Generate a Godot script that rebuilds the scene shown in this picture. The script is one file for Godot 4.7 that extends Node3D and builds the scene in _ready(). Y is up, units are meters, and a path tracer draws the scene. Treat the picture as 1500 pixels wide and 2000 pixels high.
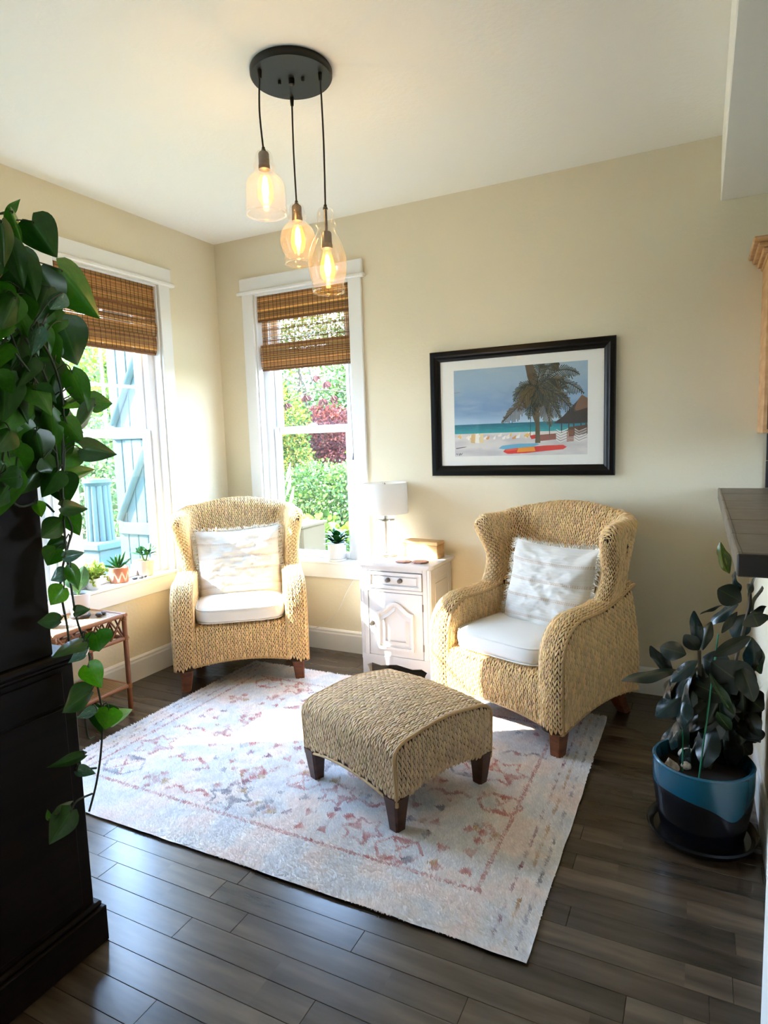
extends Node3D
# A corner of a sunlit living room: two woven armchairs, an ottoman and a faded rug.
# World: the room's corner is the origin, wall_back is z = 0, wall_left is x = 0, y up, metres.

var M := {}
var rng := RandomNumberGenerator.new()
var taken := {}

# ------------------------------------------------------------------ mesh builder
class S:
	var v := PackedVector3Array()
	var n := PackedVector3Array()
	var uv := PackedVector2Array()
	var c := PackedColorArray()
	var ix := PackedInt32Array()
	var col := Color.WHITE
	var xf := Transform3D.IDENTITY

	func vert(p: Vector3, nn: Vector3, t := Vector2.ZERO) -> int:
		v.append(xf * p)
		n.append((xf.basis * nn).normalized())
		uv.append(t)
		c.append(col)
		return v.size() - 1

	func tri(a: Vector3, b: Vector3, d: Vector3, out: Vector3) -> void:
		var nn := (b - a).cross(d - a)
		if nn.length() < 1e-12:
			return
		nn = nn.normalized()
		if nn.dot(out) < 0.0:
			nn = -nn
			var t := b
			b = d
			d = t
		var i := vert(a, nn, Vector2(a.x, a.y))
		vert(b, nn, Vector2(b.x, b.y))
		vert(d, nn, Vector2(d.x, d.y))
		ix.append_array([i, i + 2, i + 1])

	func quad(a: Vector3, b: Vector3, d: Vector3, e: Vector3, out: Vector3) -> void:
		var nn := (b - a).cross(e - a)
		if nn.length() < 1e-14:
			nn = (d - b).cross(e - b)
		nn = nn.normalized()
		var flip := nn.dot(out) < 0.0
		if flip:
			nn = -nn
		var i := vert(a, nn, Vector2(0, 0))
		vert(b, nn, Vector2(1, 0))
		vert(d, nn, Vector2(1, 1))
		vert(e, nn, Vector2(0, 1))
		if flip:
			ix.append_array([i, i + 1, i + 2, i, i + 2, i + 3])
		else:
			ix.append_array([i, i + 2, i + 1, i, i + 3, i + 2])

	# chamfered box given by its two corners
	func bx(lo: Vector3, hi: Vector3, bev := 0.003) -> void:
		var ce := (lo + hi) * 0.5
		var h := (hi - lo) * 0.5
		h = Vector3(absf(h.x), absf(h.y), absf(h.z))
		var b := minf(bev, minf(h.x, minf(h.y, h.z)) * 0.8)
		for a in 3:
			var a1 := (a + 1) % 3
			var a2 := (a + 2) % 3
			for s in [-1.0, 1.0]:
				var q := []
				for k in [[-1, -1], [1, -1], [1, 1], [-1, 1]]:
					var p := ce
					p[a] += h[a] * s
					p[a1] += (h[a1] - b) * k[0]
					p[a2] += (h[a2] - b) * k[1]
					q.append(p)
				var o := Vector3.ZERO
				o[a] = s
				quad(q[0], q[1], q[2], q[3], o)
			if b <= 0.0:
				continue
			for s1 in [-1.0, 1.0]:
				for s2 in [-1.0, 1.0]:
					var e := []
					for k in [-1.0, 1.0]:
						var p := ce
						p[a] += (h[a] - b) * k
						p[a1] += h[a1] * s1
						p[a2] += (h[a2] - b) * s2
						e.append(p)
					for k in [1.0, -1.0]:
						var p := ce
						p[a] += (h[a] - b) * k
						p[a1] += (h[a1] - b) * s1
						p[a2] += h[a2] * s2
						e.append(p)
					var o := Vector3.ZERO
					o[a1] = s1
					o[a2] = s2
					quad(e[0], e[1], e[2], e[3], o)
		if b > 0.0:
			for sx in [-1.0, 1.0]:
				for sy in [-1.0, 1.0]:
					for sz in [-1.0, 1.0]:
						var sg := Vector3(sx, sy, sz)
						tri(ce + sg * (h - Vector3(0, b, b)), ce + sg * (h - Vector3(b, 0, b)), ce + sg * (h - Vector3(b, b, 0)), sg)

	# smooth sheet of points f(u, v); loop_u joins the first column to the last
	func grid(nu: int, nv: int, f: Callable, loop_u := false, flip := false) -> void:
		var p := PackedVector3Array()
		for j in nv + 1:
			for i in nu + 1:
				p.append(f.call(float(i) / nu, float(j) / nv))
		var w := nu + 1
		var first := v.size()
		for j in nv + 1:
			for i in nu + 1:
				var a := p[j * w + maxi(i - 1, 0)]
				var b := p[j * w + mini(i + 1, nu)]
				if loop_u and i == 0:
					a = p[j * w + nu - 1]
				if loop_u and i == nu:
					b = p[j * w + 1]
				var du := b - a
				var dv := p[mini(j + 1, nv) * w + i] - p[maxi(j - 1, 0) * w + i]
				if du.length() < 2e-5:   # a pole: look at the neighbouring row
					var jj := 1 if j == 0 else (nv - 1 if j == nv else j)
					du = p[jj * w + mini(i + 1, nu)] - p[jj * w + maxi(i - 1, 0)]
				var nn := du.cross(dv)
				if nn.length() < 1e-14:
					nn = Vector3.UP
				nn = nn.normalized()
				vert(p[j * w + i], -nn if flip else nn, Vector2(float(i) / nu, float(j) / nv))
		for j in nv:
			for i in nu:
				var k := first + j * w + i
				if flip:
					ix.append_array([k, k + 1, k + w + 1, k, k + w + 1, k + w])
				else:
					ix.append_array([k, k + w + 1, k + 1, k, k + w, k + w + 1])

	# tube through points; r is a number or an Array with one radius per point
	func tube(pts: Array, r: Variant, sides := 8, caps := true) -> void:
		var m := pts.size()
		if m < 2:
			return
		var t0: Vector3 = (pts[1] - pts[0]).normalized()
		var side := t0.cross(Vector3.UP if absf(t0.y) < 0.9 else Vector3.RIGHT).normalized()
		var first := v.size()
		for k in m:
			var t: Vector3 = (pts[mini(k + 1, m - 1)] - pts[maxi(k - 1, 0)]).normalized()
			side = (side - t * side.dot(t)).normalized()
			var up := t.cross(side)
			var rad: float = r[k] if r is Array else r
			for i in sides + 1:
				var an := TAU * i / sides
				var d := side * cos(an) + up * sin(an)
				vert(pts[k] + d * rad, d, Vector2(float(i) / sides, float(k) / m))
		var w := sides + 1
		for k in m - 1:
			for i in sides:
				var q := first + k * w + i
				ix.append_array([q, q + w + 1, q + 1, q, q + w, q + w + 1])
		if caps:
			for e in [0, m - 1]:
				var out: Vector3 = -t0 if e == 0 else (pts[m - 1] - pts[m - 2]).normalized()
				for i in range(1, sides - 1):
					var bk := xf
					var a := v[first + e * w]
					var b := v[first + e * w + i]
					var d := v[first + e * w + i + 1]
					xf = Transform3D.IDENTITY
					tri(a, b, d, bk.basis * out)
					xf = bk

	# turned shape: profile of (radius, height), edges sharper than 40 degrees stay sharp
	func lathe(prof: Array, seg := 32, at := Vector3.ZERO) -> void:
		var m := prof.size()
		var sn := []
		for j in m - 1:
			var d: Vector2 = prof[j + 1] - prof[j]
			sn.append(Vector2(d.y, -d.x).normalized())
		for j in m - 1:
			var na: Vector2 = sn[j]
			var nb: Vector2 = sn[j]
			if j > 0 and sn[j - 1].dot(sn[j]) > 0.76:
				na = (sn[j - 1] + sn[j]).normalized()
			if j < m - 2 and sn[j + 1].dot(sn[j]) > 0.76:
				nb = (sn[j + 1] + sn[j]).normalized()
			var first := v.size()
			for i in seg + 1:
				var an := TAU * i / seg
				var cs := cos(an)
				var sn_ := sin(an)
				var p0: Vector2 = prof[j]
				var p1: Vector2 = prof[j + 1]
				vert(at + Vector3(p0.x * cs, p0.y, p0.x * sn_), Vector3(na.x * cs, na.y, na.x * sn_), Vector2(float(i) / seg, float(j) / (m - 1)))
				vert(at + Vector3(p1.x * cs, p1.y, p1.x * sn_), Vector3(nb.x * cs, nb.y, nb.x * sn_), Vector2(float(i) / seg, float(j + 1) / (m - 1)))
			for i in seg:
				var k := first + i * 2
				# geometric direction of (k, k+1, k+2) against the wanted normal
				var g := (v[k + 1] - v[k]).cross(v[k + 2] - v[k])
				if g.length() < 1e-12:
					g = (v[k + 1] - v[k]).cross(v[k + 3] - v[k])
				if g.dot(n[k]) > 0.0:
					ix.append_array([k, k + 2, k + 1, k + 1, k + 2, k + 3])
				else:
					ix.append_array([k, k + 1, k + 2, k + 1, k + 3, k + 2])

	# flat outline (x, y) given depth from z0 to z1
	func prism(poly: PackedVector2Array, z0: float, z1: float) -> void:
		var t := Geometry2D.triangulate_polygon(poly)
		for k in range(0, t.size(), 3):
			for z in [z0, z1]:
				tri(Vector3(poly[t[k]].x, poly[t[k]].y, z), Vector3(poly[t[k + 1]].x, poly[t[k + 1]].y, z), Vector3(poly[t[k + 2]].x, poly[t[k + 2]].y, z), Vector3(0, 0, -1 if (z == z0) == (z0 < z1) else 1))
		var cw := Geometry2D.is_polygon_clockwise(poly)
		for k in poly.size():
			var a := poly[k]
			var b := poly[(k + 1) % poly.size()]
			var d := b - a
			var o := Vector3(d.y, -d.x, 0)
			if cw:
				o = -o
			quad(Vector3(a.x, a.y, z0), Vector3(b.x, b.y, z0), Vector3(b.x, b.y, z1), Vector3(a.x, a.y, z1), o)

	func mesh() -> ArrayMesh:
		var a := []
		a.resize(Mesh.ARRAY_MAX)
		a[Mesh.ARRAY_VERTEX] = v
		a[Mesh.ARRAY_NORMAL] = n
		a[Mesh.ARRAY_TEX_UV] = uv
		a[Mesh.ARRAY_COLOR] = c
		a[Mesh.ARRAY_INDEX] = ix
		var m := ArrayMesh.new()
		m.add_surface_from_arrays(Mesh.PRIMITIVE_TRIANGLES, a)
		return m


# ------------------------------------------------------------------ nodes
func numbered(called: String) -> String:
	var k: int = taken.get(called, 0)
	taken[called] = k + 1
	return called if k == 0 else "%s_%03d" % [called, k]


func obj(called: String, shape: Variant, m: Material, parent: Node = null) -> MeshInstance3D:
	var o := MeshInstance3D.new()
	o.mesh = shape.mesh() if shape is S else shape
	o.material_override = m
	o.cast_shadow = GeometryInstance3D.SHADOW_CASTING_SETTING_ON
	if parent == null:
		o.name = numbered(called)
		add_child(o)
	else:
		o.name = part_name(called, parent)
		parent.add_child(o, true)
	return o


func part_name(called: String, parent: Node) -> String:
	var key := "n_" + called
	var k: int = parent.get_meta(key) if parent.has_meta(key) else 0
	parent.set_meta(key, k + 1)
	return called if k == 0 else "%s_%03d" % [called, k]


func tag(o: Node, label: String, category: String, group := "") -> Node:
	o.set_meta("label", label)
	o.set_meta("category", category)
	if group != "":
		o.set_meta("group", group)
	return o


func thing(called: String, label: String, category: String, at := Vector3.ZERO, turn := 0.0, group := "") -> Node3D:
	var o := Node3D.new()
	o.name = numbered(called)
	add_child(o)
	o.position = at
	o.rotation.y = turn
	tag(o, label, category, group)
	return o


func struct(called: String, shape: Variant, m: Material) -> MeshInstance3D:
	var o := obj(called, shape, m)
	o.set_meta("kind", "structure")
	return o


func frame(called: String) -> Node3D:
	var o := Node3D.new()
	o.name = called
	o.set_meta("kind", "structure")
	add_child(o)
	return o


# many copies of one small mesh as ONE part that nobody could count
func many(called: String, shape: Variant, m: Material, where: Array, colors: Array, parent: Node) -> MultiMeshInstance3D:
	var mm := MultiMesh.new()
	mm.transform_format = MultiMesh.TRANSFORM_3D
	mm.use_colors = true
	mm.mesh = shape.mesh() if shape is S else shape
	mm.instance_count = where.size()
	for i in where.size():
		mm.set_instance_transform(i, where[i])
		mm.set_instance_color(i, colors[i % colors.size()])
	var o := MultiMeshInstance3D.new()
	o.multimesh = mm
	o.material_override = m
	o.set_meta("kind", "stuff")
	if parent == null:
		o.name = numbered(called)
		add_child(o)
	else:
		o.name = part_name(called, parent)
		parent.add_child(o, true)
	return o


func lin(r: float, g: float, b: float) -> Color:   # an sRGB colour 0..255 as linear values, for vertex and copy colours
	return Color(r / 255.0, g / 255.0, b / 255.0).srgb_to_linear()


func rgb(r: float, g: float, b: float) -> Color:
	return Color(r / 255.0, g / 255.0, b / 255.0)


func mat(called: String, col: Color, rough := 0.6, metal := 0.0) -> StandardMaterial3D:
	var m := StandardMaterial3D.new()
	m.resource_name = called
	m.albedo_color = col
	m.roughness = rough
	m.metallic = metal
	M[called] = m
	return m


func spline(p: Array, per := 6) -> Array:
	var out := []
	for k in p.size() - 1:
		var a: Vector3 = p[maxi(k - 1, 0)]
		var d: Vector3 = p[mini(k + 2, p.size() - 1)]
		for j in per:
			out.append(p[k].cubic_interpolate(p[k + 1], a, d, float(j) / per))
	out.append(p[p.size() - 1])
	return out


func rf(a: float, b: float) -> float:
	return rng.randf_range(a, b)


# ------------------------------------------------------------------ pictures made by computing
func noise_tex(freq: float, ramp: Array, w := 512, h := 512, oct := 4, seed_ := 1, kind := FastNoiseLite.TYPE_SIMPLEX_SMOOTH) -> NoiseTexture2D:
	var f := FastNoiseLite.new()
	f.noise_type = kind
	f.frequency = freq
	f.fractal_octaves = oct
	f.seed = seed_
	var t := NoiseTexture2D.new()
	t.width = w
	t.height = h
	t.seamless = true
	t.noise = f
	if ramp.size() > 0:
		var g := Gradient.new()
		var cs := PackedColorArray()
		var os := PackedFloat32Array()
		for k in ramp.size():
			cs.append(ramp[k])
			os.append(float(k) / (ramp.size() - 1))
		g.colors = cs
		g.offsets = os
		t.color_ramp = g
	return t


# wood grain: streaks along u, made with a stretched noise
func grain_tex(dark: Color, light: Color, w := 512, h := 256, stretch := 14.0, seed_ := 3) -> ImageTexture:
	var f := FastNoiseLite.new()
	f.noise_type = FastNoiseLite.TYPE_SIMPLEX_SMOOTH
	f.frequency = 0.045
	f.fractal_octaves = 4
	f.seed = seed_
	var im := Image.create_empty(w, h, false, Image.FORMAT_RGB8)
	for y in h:
		for x in w:
			var k := f.get_noise_2d(x / stretch, y) * 0.5 + 0.5
			k = clampf(k * 1.3 - 0.15 + f.get_noise_2d(x * 0.2, y * 4.0) * 0.12, 0, 1)
			im.set_pixel(x, y, dark.lerp(light, k))
	return ImageTexture.create_from_image(im)


func fill_poly(im: Image, p: Array, col: Color, wear := 0.0, worn: FastNoiseLite = null) -> void:
	var y0 := 1e9
	var y1 := -1e9
	for q in p:
		y0 = minf(y0, q.y)
		y1 = maxf(y1, q.y)
	for y in range(maxi(0, floori(y0)), mini(im.get_height() - 1, ceili(y1)) + 1):
		var xs := []
		for k in p.size():
			var a: Vector2 = p[k]
			var b: Vector2 = p[(k + 1) % p.size()]
			if (a.y <= y + 0.5) != (b.y <= y + 0.5):
				xs.append(a.x + (b.x - a.x) * (y + 0.5 - a.y) / (b.y - a.y))
		xs.sort()
		for k in range(0, xs.size() - 1, 2):
			var xa := maxi(0, roundi(xs[k]))
			var xb := mini(im.get_width(), roundi(xs[k + 1]))
			if xb <= xa:
				continue
			if wear <= 0.0 and col.a >= 1.0:
				im.fill_rect(Rect2i(xa, y, xb - xa, 1), col)
				continue
			for x in range(xa, xb):
				var t := col.a
				if worn:
					t *= clampf(1.0 - wear + worn.get_noise_2d(x, y) * 1.6 * wear, 0.0, 1.0)
				im.set_pixel(x, y, im.get_pixel(x, y).lerp(Color(col, 1.0), t))


func stroke(im: Image, p: Array, w: float, col: Color, wear := 0.0, worn: FastNoiseLite = null, closed := false) -> void:
	for k in (p.size() if closed else p.size() - 1):
		var a: Vector2 = p[k]
		var b: Vector2 = p[(k + 1) % p.size()]
		var d := (b - a).normalized()
		var s := Vector2(-d.y, d.x) * w * 0.5
		fill_poly(im, [a + s, b + s, b - s, a - s], col, wear, worn)

const POTHOS_LEAVES = [1565,1923,2529,1579,1967,2505,18,1,1584,1924,2531,1573,1853,2494,30,1,1599,1910,2493,1581,1845,2417,85,0,1563,1828,2405,1563,1723,2284,99,1,1560,1700,2408,1543,1591,2347,97,0,1595,1762,2426,1616,1717,2478,42,3,1616,1665,2513,1604,1603,2532,40,3,1585,1676,2476,1583,1602,2468,36,1,1597,1853,2549,1604,1754,2533,46,0,1621,1883,2582,1621,1786,2583,49,0,1559,1838,2495,1577,1732,2483,55,0,1586,1550,2584,1600,1441,2550,46,0,1610,1573,2430,1640,1478,2417,52,1,1614,1494,2374,1628,1401,2439,54,0,1593,1505,2367,1604,1501,2303,50,1,1593,1519,2400,1614,1488,2466,49,2,1611,1471,2496,1599,1355,2491,43,1,1591,1423,2526,1592,1348,2514,65,0,1627,1447,2469,1616,1388,2412,51,1,1625,1384,2427,1641,1364,2333,56,0,1581,1378,2400,1598,1351,2501,49,1,1581,1309,2445,1568,1325,2342,46,1,1617,1331,2497,1610,1276,2543,56,0,1636,1246,2507,1643,1235,2433,36,0,1598,1207,2482,1621,1180,2552,50,0,1577,1226,2453,1597,1164,2436,46,1,1579,1156,2466,1567,1146,2510,38,0,1642,1126,2518,1659,1131,2471,26,3,1591,1140,2500,1577,1100,2519,50,1,1643,1102,2504,1660,1041,2491,32,1,1632,1086,2508,1620,1073,2544,34,3,1619,1047,2509,1618,1013,2546,49,2,1591,962,2507,1590,975,2569,35,0,1618,981,2485,1617,976,2441,27,0,1602,905,2420,1590,837,2400,71,1,1633,906,2478,1649,912,2565,38,0,1631,885,2467,1635,859,2516,33,3,1635,841,2474,1643,775,2447,51,2,1616,765,2457,1628,750,2555,60,0,1627,703,2418,1629,656,2439,64,2,1582,642,2370,1564,632,2273,39,2,1589,696,2407,1571,615,2408,73,0,1637,718,2460,1644,723,2517,26,3,1628,616,2501,1608,615,2581,25,0,1608,576,2511,1637,557,2480,28,3,1618,489,2542,1622,442,2612,58,0,1608,492,2573,1593,486,2508,25,0,1586,480,2581,1575,501,2576,12,1,1601,1363,2519,1602,1324,2490,48,0,1637,1325,2604,1625,1319,2641,45,0,1593,1302,2570,1588,1324,2577,30,3,1586,1258,2536,1582,1219,2527,29,2,1591,1596,2522,1598,1522,2565,52,0,1557,1780,2433,1588,1693,2497,62,0,1581,1734,2538,1612,1654,2593,56,0,1623,1522,2538,1640,1487,2502,47,0,1608,1429,2599,1640,1384,2658,53,0,1563,1651,2523,1580,1569,2566,48,0,1566,1475,2520,1583,1365,2473,78,0,1575,1454,2488,1564,1386,2523,58,1,1544,1767,2504,1525,1669,2492,51,0,1545,1802,2511,1529,1745,2445,78,0,1568,1542,2598,1602,1484,2666,78,0,1567,1344,2506,1564,1279,2560,63,0,1569,1511,2534,1565,1407,2605,75,1,1555,1693,2548,1574,1620,2611,52,1,1563,1570,2473,1556,1459,2457,54,1,1553,1635,2459,1585,1534,2526,79,0,1573,1360,2600,1577,1294,2540,63,1,1580,1566,2565,1560,1518,2614,55,0,1541,1756,2563,1564,1681,2532,67,1,1548,1845,2508,1531,1757,2451,81,0,1571,1336,2571,1605,1259,2650,63,0,1570,1368,2583,1570,1281,2584,60,0,1562,1545,2478,1546,1463,2435,70,0,1578,1550,2612,1585,1501,2572,73,1,1559,1650,2460,1542,1575,2467,86,0,1545,1726,2447,1528,1609,2516,74,0,1568,1447,2523,1551,1376,2584,56,1,1545,1642,2547,1548,1577,2456,85,1,1566,1509,2454,1549,1423,2482,70,0,1561,1427,2609,1594,1349,2633,81,1,1544,1617,2568,1552,1518,2580,67,0,1568,1455,2493,1577,1350,2468,80,1,1562,1518,2524,1559,1447,2476,86,1,1542,1728,2415,1552,1614,2506,72,1,1558,1743,2540,1571,1646,2594,73,1,1577,1528,2570,1569,1425,2525,61,0,1560,1509,2467,1570,1424,2369,72,0,1550,1691,2561,1561,1627,2522,52,1,1568,1451,2601,1582,1347,2605,63,1,1555,1887,2517,1585,1789,2600,73,0,1546,1817,2447,1551,1706,2406,89,0,1557,1813,2577,1549,1737,2605,55,0,1542,1705,2518,1539,1635,2500,58,1,1542,1663,2592,1564,1574,2648,52,1,1576,1592,2452,1574,1506,2493,71,1,1563,1429,2459,1547,1309,2479,77,1,1545,1819,2499,1530,1724,2520,58,0,1549,1709,2488,1560,1658,2449,55,0,1565,1396,2579,1548,1301,2567,84,1,1574,1341,2596,1557,1224,2624,81,1,1544,1744,2456,1540,1672,2495,87,1,1547,1744,2504,1533,1668,2506,73,1,1548,1876,2534,1546,1793,2596,66,1,1555,1627,2564,1566,1555,2647,79,1,1578,1548,2578,1594,1444,2603,70,0,1555,1816,2582,1567,1710,2639,69,0,1549,1699,2515,1574,1606,2493,52,1,1573,1507,2534,1606,1423,2634,57,1,1555,1666,2465,1573,1553,2472,76,1,1565,1415,2482,1590,1304,2516,79,1,1568,1464,2550,1555,1398,2574,78,1,1541,1639,2482,1531,1560,2512,78,1,1565,1602,2441,1582,1495,2480,54,0,1546,1852,2531,1529,1755,2615,61,1,1575,1318,2475,1586,1243,2460,84,0,1561,1426,2523,1543,1336,2601,87,1]
const POTHOS_VINES = [[1600,1665,2521,1600,1600,2475,1600,1504,2454,1600,1392,2465,1600,1292,2475,1600,1166,2481,1600,1075,2478,1600,955,2468,1600,875,2446,1600,764,2425,1600,677,2418,1600,584,2432,1600,510,2453,1600,447,2481],[1590,1642,2529,1590,1551,2486,1590,1466,2481,1590,1355,2476,1590,1254,2477,1590,1187,2452,1590,1138,2469,1590,1053,2497,1590,940,2489,1590,900,2488],[1600,1602,2564,1600,1525,2509,1600,1417,2466,1600,1336,2467,1600,1281,2490],[1600,633,2446,1600,642,2465,1600,711,2465,1600,707,2439],[1600,550,2449,1600,574,2498,1600,604,2502,1600,600,2480],[1575,473,2449,1575,477,2495,1575,456,2520,1575,454,2542],[1580,1361,2623,1580,1259,2585,1580,1258,2521,1580,1230,2490]]
const CROTON_LEAVES = [3008,647,1192,2990,793,1256,34,1,2970,635,1225,2886,640,1194,55,0,2925,541,1149,2862,619,1230,46,0,2955,572,1215,2766,516,1227,45,0,3005,639,1287,2925,569,1317,36,1,2927,543,1220,2884,391,1210,55,1,2981,563,1259,2947,398,1245,50,1,2998,525,1215,2960,389,1271,44,1,3005,590,1237,3014,507,1206,23,1,3019,612,1172,3104,591,1220,80,0,3046,631,1257,3180,527,1221,100,0,3040,605,1300,3113,464,1268,29,2,3019,637,1167,3040,732,1129,31,0,3008,650,1211,2964,708,1248,42,0,3048,655,1277,3153,725,1250,36,0,2952,373,1252,2917,286,1217,38,1,2989,310,1233,2954,229,1218,34,1,3051,324,1197,3073,223,1154,48,1,3125,412,1255,3180,348,1222,59,0,3065,465,1262,3106,407,1259,36,2,3089,921,1235,3051,1009,1274,36,3,3133,810,1068,3087,888,1141,31,1,3131,809,1137,3061,844,1127,64,0,3075,806,1193,3008,789,1266,15,0,3129,768,1011,3034,694,1020,39,1,3124,752,1056,3076,697,1143,21,0,3155,734,1011,3114,658,1052,57,1,3153,813,1111,3154,898,1163,20,0,3170,748,990,3180,845,1072,83,0,3170,662,1040,3180,565,1109,49,2,3170,672,1096,3180,550,1105,52,1,3166,765,1124,3180,738,1169,68,0,3170,753,1044,3180,764,1097,70,0,2997,482,1151,3125,397,1201,67,0,3073,560,1171,2993,461,1232,52,0,3114,544,1089,3125,420,1108,69,1,3126,447,1060,3105,322,1121,63,0,3062,491,1199,3043,341,1266,73,1,3166,415,1068,3037,291,1093,61,0,3011,574,1146,3111,500,1113,69,0,3049,507,1096,2991,413,1183,66,0,3120,420,1213,3077,230,1197,69,0,3090,508,1209,2975,386,1250,60,0,2990,463,1129,3063,373,1170,76,0,3068,445,1101,3080,313,1090,55,0,2993,381,1062,3045,222,1104,52,0,3091,463,1165,3094,325,1219,67,1,3164,393,1151,3180,331,1162,66,0,3129,488,1115,3162,347,1168,63,0,3027,563,1127,3116,456,1161,74,1,3035,360,1196,2960,197,1209,50,0,3105,361,1184,3180,265,1142,71,0,3066,545,1107,2967,464,1175,72,1,3048,558,1087,3021,405,1044,69,0,3155,406,1063,3126,301,1120,69,0,3020,526,1079,2945,351,1093,74,0,3145,548,1139,3180,413,1201,54,0,3085,425,1146,3133,290,1169,60,0,3059,413,1064,3159,374,1126,59,0,3007,584,1198,2896,483,1235,65,0,3055,522,1210,2931,411,1246,56,0,2985,462,1189,3104,378,1258,58,1,3101,362,1171,3014,179,1124,71,1,3128,615,1219,3165,544,1308,55,0,3093,541,1096,3180,393,1055,72,0,3116,343,1121,3180,274,1085,76,0,3047,362,1126,2963,215,1089,55,0,3024,312,1100,3019,162,1050,79,0,2996,569,1137,2962,417,1129,70,1,3120,426,1191,3073,307,1196,60,0,3120,520,1090,3079,424,1173,75,0,3081,537,1221,3026,378,1267,61,0,3019,299,1099,2939,124,1105,55,0,3081,472,1141,2971,319,1148,73,0,2990,449,1065,3063,375,1079,74,0,3124,602,1198,3150,439,1245,70,0,2982,539,1215,3098,512,1260,61,0,3155,465,1197,3180,409,1269,47,0,3050,414,1225,3031,277,1286,72,0,3015,462,1135,3098,334,1177,73,1,3147,511,1178,3180,498,1252,71,0,3030,544,1188,3106,475,1201,58,1,3055,492,1094,3050,344,1090,69,0,3126,381,1105,2999,283,1151,50,1,3139,562,1198,3000,458,1175,73,1,2998,515,1156,3136,461,1224,50,0,3129,562,1126,3018,421,1089,58,0,3003,449,1169,3139,399,1170,51,0,2993,446,1086,2916,245,1076,67,1,3163,504,1061,3180,355,1032,65,1,2999,445,1137,3051,331,1101,72,1,3021,355,1061,2946,230,1088,75,0,2980,503,1232,2946,415,1299,56,1,2991,530,1119,3107,485,1198,58,1,3167,494,1074,3051,322,1045,51,1,2981,485,1061,3017,345,1019,66,0,3130,564,1168,3086,434,1224,63,0,3081,573,1146,3138,500,1208,73,0,3158,527,1141,3082,392,1220,68,0,3019,577,1169,2958,468,1195,70,0,3093,339,1091,3180,265,1100,67,0,3147,502,1139,3045,415,1204,67,1,3107,405,1101,2988,313,1093,61,1,3088,551,1207,3180,492,1167,49,0,2982,389,1157,2919,218,1137,65,0,3157,438,1180,3094,314,1213,55,1,3030,553,1077,3112,452,1129,76,1,3049,406,1133,3158,353,1128,67,1,2989,506,1214,2881,431,1273,65,1,3005,527,1116,3006,367,1161,63,0,3151,534,1082,3082,395,1105,64,0,3085,387,1075,3058,213,1115,74,0,3088,564,1225,3064,398,1264,61,1,3100,392,1067,3180,358,1089,72,0,2994,345,1145,2917,171,1157,55,1,3006,465,1087,3075,367,1076,76,0,3033,501,1141,2970,282,1101,61,0,3030,544,1181,3165,471,1165,73,1,2993,451,1112,2927,324,1075,67,0,3103,401,1114,3052,291,1195,51,1,2994,358,1113,2875,215,1076,53,1,3058,503,1122,3081,344,1205,61,0,3151,315,1076,3038,176,1074,55,0]
const CROTON_STEMS = [[3024,131,1220,3027,269,1200,3017,450,1200,3009,646,1200],[3046,134,1200,3070,323,1180,3113,536,1100,3149,707,1050,3161,785,1050,3156,852,1050],[3068,103,1150,3104,251,1130,3131,400,1120]]


func _ready() -> void:
	# ---- camera
	var cam := Camera3D.new()
	cam.name = "camera"
	cam.fov = 78.067
	cam.near = 0.05
	cam.far = 200.0
	cam.transform = Transform3D(Basis(Vector3(0.89437354, -0.03105417, -0.44624166), Vector3(-0.02237707, 0.99323233, -0.11396843), Vector3(0.44676084, 0.11191593, 0.88762581)).orthonormalized(), Vector3(2.99924, 1.37857, 3.50569))
	add_child(cam)
	cam.current = true
	# ---- sky, exposure
	var env := Environment.new()
	var sm := ProceduralSkyMaterial.new()
	sm.sky_top_color = rgb(150, 185, 228)
	sm.sky_horizon_color = rgb(215, 230, 245)
	sm.ground_bottom_color = rgb(90, 95, 70)
	sm.ground_horizon_color = rgb(190, 200, 195)
	sm.sky_energy_multiplier = 1.0
	var sky := Sky.new()
	sky.sky_material = sm
	env.sky = sky
	env.background_mode = Environment.BG_SKY
	env.background_energy_multiplier = 11.0
	env.tonemap_mode = Environment.TONE_MAPPER_LINEAR
	env.tonemap_exposure = 4.1
	env.sdfgi_enabled = true
	env.ssao_enabled = true
	env.ssil_enabled = true
	var we := WorldEnvironment.new()
	we.name = "world_environment"
	we.environment = env
	add_child(we)
	# ---- sun, through the windows of wall_left
	var sun := DirectionalLight3D.new()
	sun.name = "sun"
	sun.light_color = Color(1.0, 1.0, 0.95)
	sun.light_energy = 3.9
	sun.light_angular_distance = 0.55
	sun.shadow_enabled = true
	sun.sky_mode = DirectionalLight3D.SKY_MODE_LIGHT_ONLY
	add_child(sun)
	sun.look_at_from_position(Vector3.ZERO, Vector3(1.0, -0.73, -0.53))
	# ---- the rest
	rng.seed = 20240
	materials()
	room()
	floor_planks()
	windows()
	blinds()
	outside()
	counter_side()
	armchairs()
	ottoman()
	rug()
	bedside_cabinet()
	table_lamp()
	pendant()
	picture()
	sill_plants()
	rattan_table()
	hutch()
	pothos()
	croton()


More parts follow.
